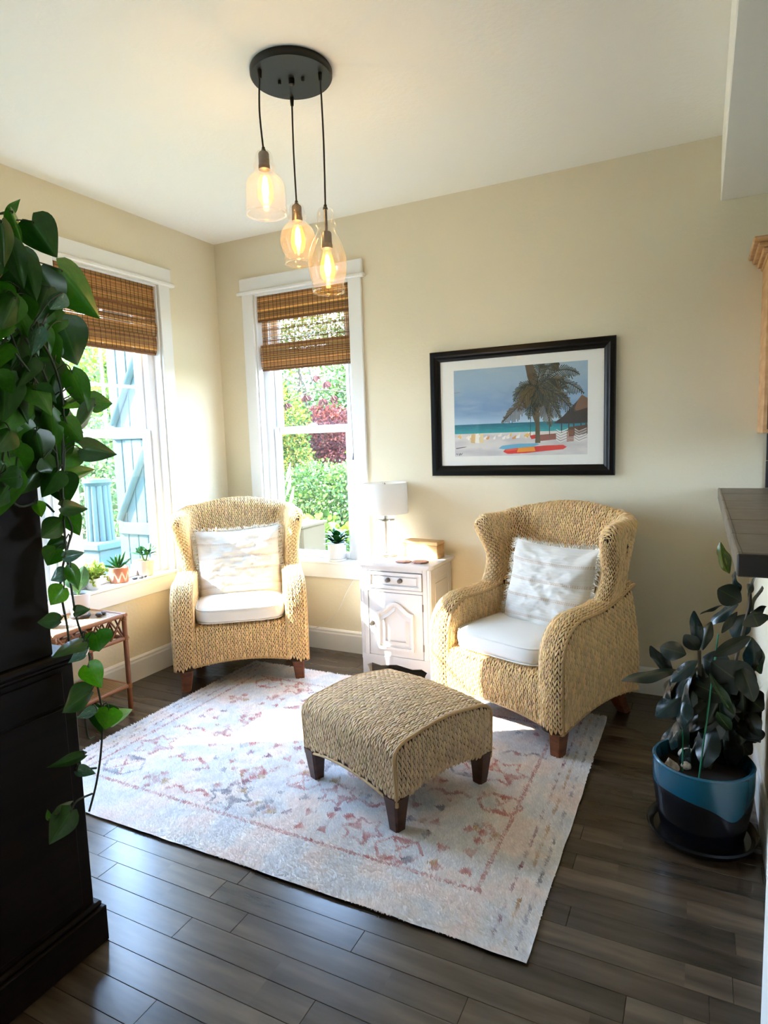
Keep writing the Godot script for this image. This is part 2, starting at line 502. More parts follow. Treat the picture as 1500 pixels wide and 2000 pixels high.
func materials() -> void:
	var w := mat("wall_paint", rgb(228, 217, 190), 0.85)
	w.heightmap_enabled = true
	w.heightmap_scale = 0.06
	w.heightmap_texture = noise_tex(0.03, [], 512, 512, 3, 5)
	w.uv1_triplanar = true
	w.uv1_scale = Vector3(2.2, 2.2, 2.2)
	var ce := mat("ceiling_paint", rgb(240, 238, 229), 0.9)
	ce.heightmap_enabled = true
	ce.heightmap_scale = 0.06
	ce.heightmap_texture = w.heightmap_texture
	ce.uv1_triplanar = true
	ce.uv1_scale = Vector3(2.2, 2.2, 2.2)
	mat("trim_white", rgb(233, 232, 228), 0.4)
	mat("vinyl_white", rgb(236, 238, 240), 0.35)
	var gl := mat("window_glass", Color(0.9, 0.95, 0.95, 0.02), 0.02)
	gl.metallic_specular = 0.18
	gl.transparency = BaseMaterial3D.TRANSPARENCY_ALPHA
	mat("black_metal", rgb(28, 27, 26), 0.45, 0.3)
	mat("black_frame", rgb(13, 12, 12), 0.3).metallic_specular = 0.3
	mat("steel", rgb(190, 188, 182), 0.25, 1.0)
	mat("pewter", rgb(120, 112, 108), 0.35, 0.9)
	mat("dark_steel", rgb(110, 110, 112), 0.4, 0.9)
	var lw := mat("leg_wood", Color.WHITE, 0.35)
	lw.albedo_texture = grain_tex(rgb(92, 48, 26), rgb(140, 82, 48), 256, 128, 10.0, 7)
	lw.uv1_triplanar = true
	lw.uv1_scale = Vector3(6, 6, 6)
	lw.uv1_triplanar_sharpness = 4.0
	var dl := mat("dark_leg", Color.WHITE, 0.4)
	dl.albedo_texture = grain_tex(rgb(52, 30, 22), rgb(92, 56, 40), 256, 128, 10.0, 12)
	dl.uv1_triplanar = true
	dl.uv1_scale = Vector3(6, 6, 6)
	mat("seagrass_core", rgb(48, 31, 17), 0.95)  # dark brown puts shade into the gaps of the weave
	var sg := mat("seagrass", rgb(244, 208, 156), 0.55)
	sg.vertex_color_use_as_albedo = true
	sg.specular_mode = BaseMaterial3D.SPECULAR_SCHLICK_GGX
	sg.metallic_specular = 0.35
	var cot := mat("cushion_cotton", rgb(232, 226, 216), 0.95)
	cot.heightmap_enabled = true
	cot.heightmap_scale = 0.05
	cot.heightmap_texture = noise_tex(0.2, [], 256, 256, 2, 9)
	cot.uv1_triplanar = true
	cot.uv1_scale = Vector3(6, 6, 6)
	cot.rim_enabled = true
	cot.rim = 0.2
	mat("fringe_cotton", rgb(226, 216, 198), 0.95)
	mat("soil", rgb(40, 30, 24), 1.0)
	var dk := mat("espresso", Color.WHITE, 0.55)
	dk.albedo_texture = grain_tex(rgb(13, 8, 6), rgb(27, 17, 13), 256, 256, 12.0, 11)
	dk.uv1_triplanar = true
	dk.uv1_scale = Vector3(1.5, 1.5, 1.5)
	dk.metallic_specular = 0.3
	var rt := mat("rattan", rgb(216, 196, 172), 0.4)
	rt.vertex_color_use_as_albedo = true
	var nw := mat("pale_wood", Color.WHITE, 0.45)
	nw.albedo_texture = grain_tex(rgb(190, 140, 84), rgb(228, 186, 128), 256, 128, 14.0, 4)
	nw.uv1_triplanar = true
	nw.uv1_scale = Vector3(4, 4, 4)


func room() -> void:
	var w := S.new()
	# wall_left: x -0.15 .. 0, two openings side by side
	for b in [[0.0, 0.0, 6.0, 0.60], [0.0, 2.37, 6.0, 2.74], [-0.14, 0.60, 0.543, 2.37], [1.253, 0.60, 1.363, 2.37], [2.073, 0.60, 2.90, 2.37], [3.86, 0.60, 6.15, 2.37]]:
		w.bx(Vector3(-0.15, b[1], b[0]), Vector3(0, b[3], b[2]), 0.0)
	struct("wall_left", w, M.wall_paint)
	# unseen wide window farther along wall_left, placed to light the near rug
	var wide := frame("window_4")
	for k in 2:
		w = S.new()
		var z0 := 2.90 + 0.48 * k
		var z1 := z0 + 0.48
		w.bx(Vector3(-0.13, 0.60, z0), Vector3(-0.06, 2.37, z0 + 0.05), 0.003)
		w.bx(Vector3(-0.13, 0.60, z1 - 0.05), Vector3(-0.06, 2.37, z1), 0.003)
		w.bx(Vector3(-0.129, 0.60, z0 + 0.05), Vector3(-0.061, 0.66, z1 - 0.05), 0.003)
		w.bx(Vector3(-0.129, 2.31, z0 + 0.05), Vector3(-0.061, 2.37, z1 - 0.05), 0.003)
		var sash := obj("sash", w, M.vinyl_white, wide)
		w = S.new()
		w.bx(Vector3(-0.097, 0.655, z0 + 0.045), Vector3(-0.093, 2.315, z1 - 0.045), 0.0)
		obj("pane", w, M.window_glass, sash)
	w = S.new()
	for b in [[0.0, 0.0, 6.1, 0.60], [0.0, 2.37, 6.1, 2.74], [-0.15, 0.60, 0.315, 2.37], [1.045, 0.60, 6.1, 2.37]]:
		w.bx(Vector3(b[0], b[1], -0.14), Vector3(b[2], b[3], 0), 0.0)
	struct("wall_back", w, M.wall_paint)
	w = S.new()
	for b in [[0.0, 0.0, 6.0, 1.05], [0.0, 2.15, 6.0, 2.74], [0.0, 1.05, 1.2, 2.15], [2.0, 1.05, 6.0, 2.15]]:
		w.bx(Vector3(6.0, b[1], b[0]), Vector3(6.15, b[3], b[2]), 0.0)
	struct("wall_kitchen", w, M.wall_paint)
	# unseen window on the kitchen side, placed to brighten the right wall
	var kw := frame("window_5")
	w = S.new()
	for z in [1.2, 1.95]:
		w.bx(Vector3(6.05, 1.05, z), Vector3(6.11, 2.15, z + 0.05), 0.003)
	w.bx(Vector3(6.051, 1.05, 1.25), Vector3(6.109, 1.10, 1.95), 0.003)
	w.bx(Vector3(6.051, 2.10, 1.25), Vector3(6.109, 2.15, 1.95), 0.003)
	var ks := obj("sash", w, M.vinyl_white, kw)
	w = S.new()
	w.bx(Vector3(6.078, 1.095, 1.245), Vector3(6.082, 2.105, 1.955), 0.0)
	obj("pane", w, M.window_glass, ks)
	w = S.new()
	w.bx(Vector3(-0.15, 0, 6.0), Vector3(6.15, 2.74, 6.15), 0.0)
	struct("wall_front", w, M.wall_paint)
	w = S.new()
	w.bx(Vector3(-0.15, 2.74, -0.14), Vector3(6.15, 2.92, 6.15), 0.0)
	struct("ceiling", w, M.ceiling_paint)
	w = S.new()
	w.bx(Vector3(3.055, 2.447, 0.0), Vector3(6.0, 2.74, 6.0), 0.004)
	struct("ceiling_kitchen", w, M.ceiling_paint)
	# half wall under the bar, and the wall end beside it
	w = S.new()
	w.bx(Vector3(3.224, 0, 0), Vector3(3.345, 1.05, 1.94), 0.0)
	struct("wall_right", w, M.wall_paint)
	w = S.new()
	w.bx(Vector3(3.152, 0, 1.95), Vector3(3.5, 1.05, 2.75), 0.006)
	struct("trim_1", w, M.ceiling_paint)
	# baseboards with a small cap moulding
	var prof := PackedVector2Array([Vector2(0, 0), Vector2(0.016, 0), Vector2(0.016, 0.112), Vector2(0.013, 0.122), Vector2(0.013, 0.132), Vector2(0.006, 0.143), Vector2(0, 0.143)])
	w = S.new()
	w.xf = Transform3D(Basis(Vector3(0, 0, 1), Vector3.UP, Vector3(-1, 0, 0)), Vector3.ZERO)
	w.prism(prof, 0.0, -3.224)
	struct("baseboard_back", w, M.trim_white)
	w = S.new()
	w.prism(prof, 0.0, 6.0)
	struct("baseboard_left", w, M.trim_white)
	w = S.new()
	w.xf = Transform3D(Basis(Vector3(-1, 0, 0), Vector3.UP, Vector3(0, 0, -1)), Vector3(3.224, 0, 0))
	w.prism(prof, 0.0, -1.94)
	struct("baseboard_right", w, M.trim_white)


func floor_planks() -> void:
	var slab := S.new()
	slab.bx(Vector3(-0.15, -0.25, -0.14), Vector3(6.15, -0.012, 6.15), 0.0)
	var fl := struct("floor", slab, mat("floor_gap", rgb(20, 16, 13), 0.8))
	var tex := []
	for k in 4:
		tex.append(grain_tex([rgb(52, 42, 35), rgb(58, 47, 38), rgb(46, 38, 31), rgb(63, 53, 43)][k], [rgb(90, 76, 63), rgb(99, 84, 69), rgb(82, 69, 57), rgb(108, 92, 76)][k], 512, 128, 18.0, 20 + k))
	var ms := []
	for k in 4:
		var m := mat("plank_stain_%d" % k, Color.WHITE, 0.24)
		m.albedo_texture = tex[k]
		m.uv1_triplanar = true
		m.uv1_scale = Vector3(1.3, 2.4, 2.4)
		m.uv1_offset = Vector3(k * 0.37, 0.2, k * 0.61)
		m.metallic_specular = 0.55
		ms.append(m)
	var pitch := 0.0832
	var row := 0
	var z := -0.006
	var count := 0
	while z < 4.4:
		var x := -rf(0.0, 0.7)
		while x < 3.9:
			var l := rf(0.42, 1.15)
			var x1 := minf(x + l, 4.2)
			var s := S.new()
			# a little random height keeps neighbouring boards apart
			var top := rf(-0.0006, 0.0)
			s.bx(Vector3(maxf(x, -0.01) + 0.0003, -0.012, z + 0.0003), Vector3(x1 - 0.0003, top, z + pitch - 0.0003), 0.0009)
			if x1 > 0.05:
				obj("plank", s, ms[rng.randi() % 4], fl)
				count += 1
			x = x1
		z += pitch
		row += 1
	var rest := S.new()
	rest.bx(Vector3(3.9, -0.012, 0), Vector3(6.0, -0.001, 6.0), 0.0)
	rest.bx(Vector3(0, -0.012, 4.4), Vector3(4.0, -0.0012, 6.0), 0.0)
	obj("boards_beyond", rest, ms[0], fl)


# one double-hung unit, built looking at it from the room: x along the wall, y up, z into the room
func hung_unit(root: Node3D, w: float, muntins: bool) -> void:
	var y0 := 0.60
	var y1 := 2.37
	var s := S.new()   # jamb liner
	s.bx(Vector3(0, y0, -0.145), Vector3(0.06, y1, -0.055), 0.002)
	s.bx(Vector3(w - 0.06, y0, -0.145), Vector3(w, y1, -0.055), 0.002)
	s.bx(Vector3(0, y1 - 0.05, -0.145), Vector3(w, y1, -0.055), 0.002)
	s.bx(Vector3(0, y0, -0.145), Vector3(w, y0 + 0.006, -0.055), 0.001)
	for sx in [0.0, w - 0.012]:
		s.bx(Vector3(sx, y0, -0.056), Vector3(sx + 0.012, y1, -0.0005), 0.001)
	s.bx(Vector3(0, y1 - 0.012, -0.056), Vector3(w, y1, -0.0005), 0.001)
	obj("jamb", s, M.vinyl_white, root)
	for k in 2:
		var a := 0.606 if k == 0 else 1.445
		var b := 1.495 if k == 0 else y1 - 0.05
		var z0 := -0.098 if k == 0 else -0.130
		var z1 := z0 + 0.03
		var st := 0.045
		s = S.new()
		s.bx(Vector3(0.062, a, z0), Vector3(0.062 + st, b, z1), 0.004)
		s.bx(Vector3(w - 0.062 - st, a, z0), Vector3(w - 0.062, b, z1), 0.004)
		s.bx(Vector3(0.062 + st, a, z0 + 0.001), Vector3(w - 0.062 - st, a + 0.046, z1 - 0.001), 0.004)
		s.bx(Vector3(0.062 + st, b - 0.046, z0 + 0.001), Vector3(w - 0.062 - st, b, z1 - 0.001), 0.004)
		var sash := obj("sash", s, M.vinyl_white, root)
		s = S.new()
		s.bx(Vector3(0.100, a + 0.04, z0 + 0.012), Vector3(w - 0.100, b - 0.04, z0 + 0.016), 0.0)
		obj("pane", s, M.window_glass, sash)
		if muntins and k == 1:
			s = S.new()
			s.bx(Vector3(w / 2 - 0.009, a + 0.04, z0 + 0.017), Vector3(w / 2 + 0.009, b - 0.04, z0 + 0.025), 0.002)
			obj("muntin", s, M.vinyl_white, sash)
			for q in 2:
				var yy := a + 0.046 + (b - a - 0.092) * (q + 1) / 3.0
				s = S.new()
				s.bx(Vector3(0.105, yy - 0.009, z0 + 0.0175), Vector3(w - 0.105, yy + 0.009, z0 + 0.0245), 0.002)
				obj("muntin", s, M.vinyl_white, sash)
	s = S.new()
	s.bx(Vector3(w / 2 - 0.03, 1.495, -0.098), Vector3(w / 2 + 0.03, 1.502, -0.07), 0.002)
	s.bx(Vector3(w / 2 - 0.012, 1.502, -0.092), Vector3(w / 2 + 0.022, 1.512, -0.076), 0.002)
	obj("sash_lock", s, M.vinyl_white, root)


func windows() -> void:
	# window_1 and window_2 side by side in wall_left, window_3 in wall_back
	var cw := 0.088
	for k in 3:
		var root := frame("window_%d" % (k + 1))
		if k < 2:
			root.position = Vector3(0, 0, [1.253, 2.073][k])
			root.rotation.y = PI / 2
		else:
			root.position = Vector3(0.315, 0, 0)
		var w := 0.71 if k < 2 else 0.73
		hung_unit(root, w, k < 2)
		var sides := []
		if k != 1:
			sides.append([w, w + cw])
		if k == 2:
			sides.append([-cw, 0.0])
		if k == 1:
			sides.append([w, w + 0.11])
			sides.append([-cw, 0.0])
		for q in sides:
			var s := S.new()
			s.bx(Vector3(q[0], 0.60, 0), Vector3(q[1], 2.372, 0.019), 0.003)
			obj("side_casing", s, M.trim_white, root)
		var x0 := -cw if k > 0 else -0.11
		var x1 := w + cw if k != 1 else w
		if k == 1:
			x1 = w
		var h := S.new()
		h.bx(Vector3(x0 - (0.012 if k != 0 else 0.0), 2.39, 0), Vector3(x1 + (0.012 if k != 1 else 0.0), 2.475, 0.024), 0.003)
		obj("head_board", h, M.trim_white, root)
		h = S.new()
		h.bx(Vector3(x0 - (0.03 if k != 0 else 0.0), 2.368, 0), Vector3(x1 + (0.03 if k != 1 else 0.0), 2.391, 0.04), 0.006)
		obj("head_fillet", h, M.trim_white, root)
		h = S.new()
		h.bx(Vector3(x0, 0.492, 0), Vector3(x1, 0.585, 0.018), 0.003)
		obj("apron", h, M.trim_white, root)
		h = S.new()
		h.bx(Vector3(x0, 0.584, -0.145), Vector3(x1, 0.602, 0.024), 0.004)
		obj("sill", h, M.trim_white, root)


# ------------------------------------------------------------------ woven wood shades
func reeds(st: S, x0: float, x1: float, ya: float, yb: float, z: float, gap: float, bow := 0.0) -> void:
	var y := ya
	while y < yb:
		var h := rf(0.0032, 0.0062)
		var k := rf(0.62, 1.12)
		if rng.randf() < 0.10:
			k = 1.45
		st.col = lin(188 * k, 136 * k * rf(0.94, 1.04), 76 * k)
		var zz := z + rf(-0.0008, 0.0008) + bow * sin(PI * (y - ya) / (yb - ya))
		st.bx(Vector3(x0 + rf(-0.002, 0.002), y, zz - 0.0016), Vector3(x1 + rf(-0.002, 0.002), y + h, zz + 0.0016), 0.0006)
		y += h + gap * rf(0.3, 1.7)
	st.col = Color.WHITE


func threads(st: S, x0: float, x1: float, ya: float, yb: float, z: float, pitch := 0.034) -> void:
	st.col = lin(88, 54, 26)
	var x := x0 + 0.02
	while x < x1 - 0.01:
		st.bx(Vector3(x, ya, z + 0.0022), Vector3(x + 0.0026, yb, z + 0.0042), 0.0005)
		x += pitch * rf(0.8, 1.2)
	st.col = Color.WHITE


func blinds() -> void:
	var bm := mat("bamboo_reed", Color.WHITE, 0.6)
	bm.vertex_color_use_as_albedo = true
	bm.backlight_enabled = true
	bm.backlight = Color(0.42, 0.36, 0.28)
	var spec := [["brown woven bamboo shade over the left wall window beside the corner", Vector3(0, 0, 1.246), 0.696, 1.945, 0],
		["brown woven bamboo shade over the left wall window behind the hanging vine", Vector3(0, 0, 2.066), 0.696, 1.945, 0],
		["brown woven bamboo shade with a see-through band on the back wall window", Vector3(0.328, 0, 0), 0.71, 1.868, 1]]
	for k in 3:
		var q = spec[k]
		var root := thing("woven_blind", q[0], "blind", q[1], PI / 2 if k < 2 else 0.0, "woven bamboo shades")
		var w: float = q[2]
		var y0: float = q[3]
		var s := S.new()
		s.bx(Vector3(0, 2.325, -0.052), Vector3(w, 2.365, -0.03), 0.003)
		obj("headrail", s, M.leg_wood, root)
		# the sheet behind, thinner in the middle band
		s = S.new()
		reeds(s, 0.012, w - 0.006, y0 + 0.02, y0 + 0.16, -0.041, 0.0004)
		reeds(s, 0.012, w - 0.006, y0 + 0.16, 2.22, -0.041, 0.0017 if k == 2 else 0.0008)
		reeds(s, 0.012, w - 0.006, 2.22, 2.33, -0.041, 0.0004)
		threads(s, 0.012, w - 0.006, y0 + 0.02, 2.33, -0.041)
		obj("reed_sheet", s, bm, root).set_meta("kind", "stuff")
		# valance hanging in front
		s = S.new()
		var vy := 2.195 if k == 2 else 2.215
		reeds(s, 0.0, w, vy, 2.362, -0.018, 0.0008)
		threads(s, 0.0, w, vy, 2.362, -0.018)
		s.col = lin(120, 76, 40)
		s.bx(Vector3(0, vy - 0.006, -0.022), Vector3(w, vy + 0.008, -0.012), 0.003)
		obj("valance", s, bm, root).set_meta("kind", "stuff")
		# gathered folds at the bottom
		var folds := [[y0 + 0.014, y0 + 0.17, -0.024]] if k == 2 else [[y0 + 0.014, y0 + 0.12, -0.026], [y0 + 0.115, y0 + 0.195, -0.016], [y0 + 0.19, y0 + 0.262, -0.022]]
		for f in folds:
			s = S.new()
			reeds(s, 0.008, w - 0.004, f[0], f[1], f[2], 0.0009, 0.008)
			threads(s, 0.008, w - 0.004, f[0], f[1], f[2] + 0.006)
			obj("fold", s, bm, root).set_meta("kind", "stuff")
		s = S.new()
		s.col = lin(120, 76, 40)
		s.bx(Vector3(0.012, y0, -0.034), Vector3(w - 0.01, y0 + 0.016, -0.02), 0.004)
		obj("hem_bar", s, bm, root)
		if k == 2:
			s = S.new()
			s.col = lin(90, 80, 66)
			s.tube([Vector3(w - 0.03, 2.3, -0.01), Vector3(w - 0.022, 1.7, -0.012), Vector3(w - 0.012, 1.31, -0.012)], 0.0014, 6)
			obj("pull_cord", s, bm, root)
			s = S.new()
			s.lathe([Vector2(0.001, 0.045), Vector2(0.005, 0.042), Vector2(0.006, 0.03), Vector2(0.011, 0.012), Vector2(0.012, 0.0), Vector2(0.001, -0.001)], 14, Vector3(w - 0.012, 1.265, -0.012))
			obj("tassel", s, M.dark_steel, root)


# ------------------------------------------------------------------ garden beyond the windows
func leaf_blade() -> S:
	var s := S.new()
	s.grid(2, 3, func(u, v):
		var w: float = 0.42 * pow(sin(PI * clampf(v * 0.92 + 0.05, 0.0, 1.0)), 0.8)
		return Vector3((u - 0.5) * 2.0 * w, v, -absf(u - 0.5) * 0.25 * w * 2.0 + 0.12 * sin(v * PI)))
	return s


# leaves scattered through several rounded lobes; density falls off inside
func foliage(lobes: Array, n: int, size: float, palette: Array, parent: Node, called := "foliage", droop := 0.2) -> void:
	var where := []
	var cols := []
	var total := 0.0
	for l in lobes:
		total += l[1].x * l[1].y
	for l in lobes:
		var r: Vector3 = l[1]
		for k in int(n * 3.0 * r.x * r.y / total):
			var d := Vector3(rng.randfn(), rng.randfn(), rng.randfn()).normalized()
			var rr := pow(rng.randf(), 0.22)
			var p: Vector3 = l[0] + Vector3(d.x * r.x, d.y * r.y, d.z * r.z) * rr * rf(0.85, 1.08)
			var up := (d + Vector3(rng.randfn() * 0.6, rng.randfn() * 0.6 - droop, rng.randfn() * 0.6)).normalized()
			var b := Basis(Quaternion(Vector3.UP, up)) if up.y > -0.98 else Basis()
			b = b * Basis(Vector3.UP, rf(0, TAU))
			where.append(Transform3D(b.scaled_local(Vector3.ONE * size * rf(0.34, 0.8)), p))
			var c: Color = palette[rng.randi() % palette.size()]
			var q := rf(0.30, 0.54)
			cols.append(Color(c.r * q * 1.05, c.g * q * rf(1.0, 1.1), c.b * q * 0.8))
	many(called, M.leaf_shape, M.garden_leaf, where, cols, parent)


func stems(parent: Node, at: Vector3, top: Vector3, r: float, n: int, spread: float, called := "stem") -> void:
	var s := S.new()
	for k in n:
		var e := top + Vector3(rf(-1, 1), rf(-0.3, 0.3), rf(-1, 1)) * spread
		s.tube(spline([at + Vector3(rf(-1, 1), 0, rf(-1, 1)) * r * 2.0, at.lerp(e, 0.45) + Vector3(rf(-1, 1), 0, rf(-1, 1)) * spread * 0.25, e], 4), [r, r, r, r, r * 0.7, r * 0.6, r * 0.5, r * 0.4, r * 0.25], 6)
	obj(called, s, M.bark, parent)


func shrub(label: String, cat: String, at: Vector3, lobes: Array, n: int, size: float, palette: Array, trunk_top: Vector3, r: float, branches := 6, called := "garden_shrub", group := "") -> void:
	var o := thing(called, label, cat, at, 0.0, group)
	stems(o, Vector3.ZERO, trunk_top, r, branches, trunk_top.y * 0.35)
	foliage(lobes, n, size, palette, o)


func outside() -> void:
	M.leaf_shape = leaf_blade().mesh()
	var gm := mat("garden_leaf", Color.WHITE, 0.85)
	gm.metallic_specular = 0.2
	gm.vertex_color_use_as_albedo = true
	gm.backlight_enabled = true
	gm.backlight = Color(0.55, 0.6, 0.35)
	mat("bark", rgb(82, 66, 54), 0.9)
	var lawn := mat("lawn", Color.WHITE, 0.95)
	lawn.albedo_texture = noise_tex(0.05, [rgb(46, 60, 28), rgb(64, 80, 38), rgb(82, 96, 52)], 512, 512, 5, 30)
	lawn.uv1_triplanar = true
	lawn.uv1_world_triplanar = true
	lawn.uv1_scale = Vector3(0.5, 0.5, 0.5)
	var s := S.new()
	s.bx(Vector3(-60, -0.75, -60), Vector3(30, -0.45, 40), 0.0)
	struct("ground_lawn", s, lawn)
	var mulch := mat("mulch", Color.WHITE, 1.0)
	mulch.albedo_texture = noise_tex(0.08, [rgb(92, 60, 46), rgb(150, 106, 84), rgb(176, 138, 112)], 256, 256, 5, 31)
	mulch.uv1_triplanar = true
	mulch.uv1_world_triplanar = true
	s = S.new()
	s.grid(24, 12, func(u, v): return Vector3(lerpf(-9.5, -0.4, u), -0.43 + 0.09 * sin(v * PI) + 0.012 * sin(u * 60.0), lerpf(-8.5, -4.9, v) + 0.35 * sin(u * 5.0)), false, true)
	struct("ground_bed", s, mulch)
	var g1 := [lin(92, 130, 58), lin(120, 156, 72), lin(74, 110, 56), lin(150, 176, 92)]
	var pale := [lin(128, 158, 112), lin(158, 182, 132), lin(104, 138, 98), lin(180, 196, 140)]
	var lime := [lin(160, 190, 70), lin(190, 208, 92), lin(132, 168, 60)]
	var gold := [lin(214, 186, 80), lin(226, 204, 104), lin(190, 170, 76), lin(168, 172, 74)]
	var maroon := [lin(132, 66, 76), lin(160, 78, 84), lin(104, 56, 70), lin(176, 96, 92)]
	var shade_tones := [lin(82, 92, 96), lin(70, 84, 78), lin(92, 104, 92)]  # dark foliage colours that stand in for shade behind the maple
	# added block out of view, keeps sun off the unseen window in wall_left
	s = S.new()
	s.bx(Vector3(-3.5, -0.45, 4.0), Vector3(-0.16, 4.3, 9.0), 0.02)
	struct("added_sun_blocker", s, mat("house_siding", rgb(206, 204, 198), 0.8))
	# through window_3
	shrub("big bushy green garden shrub with small leaves in middle of back window", "shrub", Vector3(-2.75, -0.4, -5.6), [[Vector3(0, 0.75, 0), Vector3(0.95, 0.72, 0.6)], [Vector3(0.7, 0.85, 0.2), Vector3(0.6, 0.6, 0.5)], [Vector3(-0.75, 0.5, 0.1), Vector3(0.5, 0.45, 0.4)]], 5200, 0.085, g1 + pale, Vector3(0, 0.9, 0), 0.018, 12)
	shrub("low bright lime plant at the foot of the big garden shrub", "shrub", Vector3(-1.75, -0.45, -3.7), [[Vector3(0, 0.22, 0), Vector3(0.42, 0.24, 0.3)], [Vector3(-0.45, 0.2, 0.1), Vector3(0.3, 0.22, 0.3)]], 800, 0.1, lime, Vector3(0, 0.25, 0), 0.008, 8)
	shrub("leafy yellow-green plant just outside the back window behind the white pot", "shrub", Vector3(-0.72, -0.45, -2.3), [[Vector3(0, 0.62, 0), Vector3(0.34, 0.42, 0.3)], [Vector3(0.4, 0.55, 0.1), Vector3(0.3, 0.4, 0.25)]], 420, 0.14, lime + g1, Vector3(0, 0.6, 0), 0.01, 9)
	shrub("tall orange and yellow autumn shrub at right edge of back window", "shrub", Vector3(-3.2, -0.45, -8.2), [[Vector3(0.1, 1.3, 0), Vector3(0.55, 1.05, 0.5)], [Vector3(0.1, 2.05, 0), Vector3(0.36, 0.55, 0.35)]], 2600, 0.095, gold + lime, Vector3(0, 1.4, 0), 0.025, 8)
	shrub("golden yellow tree at left edge of back window", "tree", Vector3(-6.7, -0.45, -9.6), [[Vector3(0, 2.3, 0), Vector3(1.0, 1.1, 0.9)], [Vector3(0.3, 1.2, 0), Vector3(0.9, 0.9, 0.7)]], 3600, 0.12, gold + g1, Vector3(0, 1.8, 0), 0.05, 6, "garden_tree")
	shrub("dark red maple tree in centre of back window", "tree", Vector3(-6.3, -0.45, -11.4), [[Vector3(0, 2.0, 0), Vector3(1.2, 0.85, 0.9)], [Vector3(0.75, 1.3, 0.2), Vector3(0.7, 0.6, 0.6)], [Vector3(-0.6, 1.5, 0.2), Vector3(0.6, 0.7, 0.5)]], 4200, 0.12, maroon, Vector3(0, 1.7, 0), 0.05, 7, "garden_tree")
	shrub("dark blue-green foliage standing in for the shade behind the dark red maple", "tree", Vector3(-8.1, -0.45, -13.4), [[Vector3(0, 1.2, 0), Vector3(2.0, 1.4, 0.8)]], 3400, 0.15, shade_tones, Vector3(0, 1.6, 0), 0.06, 6, "garden_tree")
	var far := [[Vector3(-10.5, -0.5, -17.5), 4.0, pale], [Vector3(-15.5, -0.5, -18.0), 3.6, pale + gold], [Vector3(-6.5, -0.5, -19.0), 3.9, pale + g1], [Vector3(-18.5, -0.5, -14.0), 3.4, g1], [Vector3(-19.0, -0.5, -8.0), 3.3, pale + g1], [Vector3(-18.0, -0.5, -3.0), 3.0, pale], [Vector3(-12.5, -0.5, -10.2), 2.7, pale + lime]]
	var says := ["tall pale green tree filling the top of the back window", "pale tree with yellow autumn tufts beyond the golden tree", "tall green tree at right of the far tree line", "leafy green tree far beyond the left wall window", "pale green tree beyond the teal pedestal", "pale feathery tree farthest left beyond the garden", "light green tree nearest the open teal shutter"]
	for k in far.size():
		var f = far[k]
		var r: float = f[1]
		shrub(says[k], "tree", f[0], [[Vector3(0, r * 1.15, 0), Vector3(r, r * 0.75, r)], [Vector3(-r * 0.5, r * 0.6, r * 0.3), Vector3(r * 0.6, r * 0.5, r * 0.6)], [Vector3(r * 0.5, r * 0.65, 0), Vector3(r * 0.6, r * 0.5, r * 0.6)]], 6000, 0.2, f[2], Vector3(0, r * 1.3, 0), 0.11, 7, "garden_tree", "far trees of the garden")
	# red-leaved sprays close to the glass
	var br := thing("young_maple", "young maple with drooping dark red leaf sprays close outside the back window", "tree", Vector3(-0.25, 1.9, -1.75))
	s = S.new()
	s.tube(spline([Vector3(0.98, -2.36, -0.1), Vector3(0.92, -1.2, -0.05), Vector3(0.9, 0.0, -0.05), Vector3(0.95, 0.7, 0.0)], 5), 0.018, 8)
	obj("trunk", s, M.bark, br)
	s = S.new()
	s.tube(spline([Vector3(0.9, 0.0, -0.05), Vector3(0.35, -0.06, 0), Vector3(-0.05, -0.02, 0.05), Vector3(-0.5, -0.12, 0.0)], 5), 0.006, 6)
	s.tube(spline([Vector3(0.35, -0.06, 0), Vector3(0.15, 0.08, 0.05), Vector3(-0.1, 0.12, 0.0)], 5), 0.004, 6)
	obj("twig", s, M.bark, br)
	var lw := []
	var lc := []
	for q in [Vector3(0.02, 0.06, 0), Vector3(-0.1, 0.13, 0), Vector3(-0.45, -0.12, 0), Vector3(0.1, -0.08, 0.02), Vector3(-0.02, -0.1, 0.0), Vector3(-0.2, -0.06, 0.02), Vector3(0.3, -0.1, 0)]:
		for k in 6:
			var d := Vector3(cos(k * 0.75 - 2.0), -absf(sin(k * 0.75 + 0.4)) * 0.9 - 0.25, rf(-0.4, 0.4)).normalized()
			lw.append(Transform3D(Basis(Quaternion(Vector3.UP, d)).scaled_local(Vector3(0.045, 0.075, 0.05)), q))
			lc.append([lin(82, 44, 46), lin(100, 62, 58), lin(66, 40, 42)][k % 3])
	many("leaf_spray", M.leaf_shape, gm, lw, lc, br)
	# plume grass at the left of the back window
	var pg := thing("plume_grass", "tan plume grass beside the big garden shrub in back window", "grass", Vector3(-2.95, -0.45, -4.3))
	s = S.new()
	var p2 := S.new()
	for k in 16:
		var e := Vector3(rf(-0.28, 0.32), rf(0.9, 1.4), rf(-0.2, 0.2))
		s.tube(spline([Vector3(rf(-0.05, 0.05), 0, rf(-0.05, 0.05)), e * Vector3(0.4, 0.55, 0.4), e], 4), 0.004, 5)
		p2.tube([e - Vector3(0, 0.02, 0), e + Vector3(e.x * 0.15, 0.10, 0), e + Vector3(e.x * 0.3, 0.26, 0)], [0.012, 0.028, 0.004], 7)
	obj("stem", s, mat("dry_stem", rgb(196, 180, 120), 0.8), pg)
	obj("plume", p2, mat("dry_plume", rgb(226, 204, 172), 0.9), pg)
	# tan planter at the foot of the back window
	var tp := thing("garden_planter", "tan wooden box planter outside lower left corner of back window", "planter", Vector3(0.30, -0.45, -0.52))
	s = S.new()
	s.bx(Vector3(-0.30, 0, -0.16), Vector3(0.075, 1.20, 0.16), 0.01)
	obj("body", s, mat("tan_board", rgb(76, 60, 34), 0.9), tp)
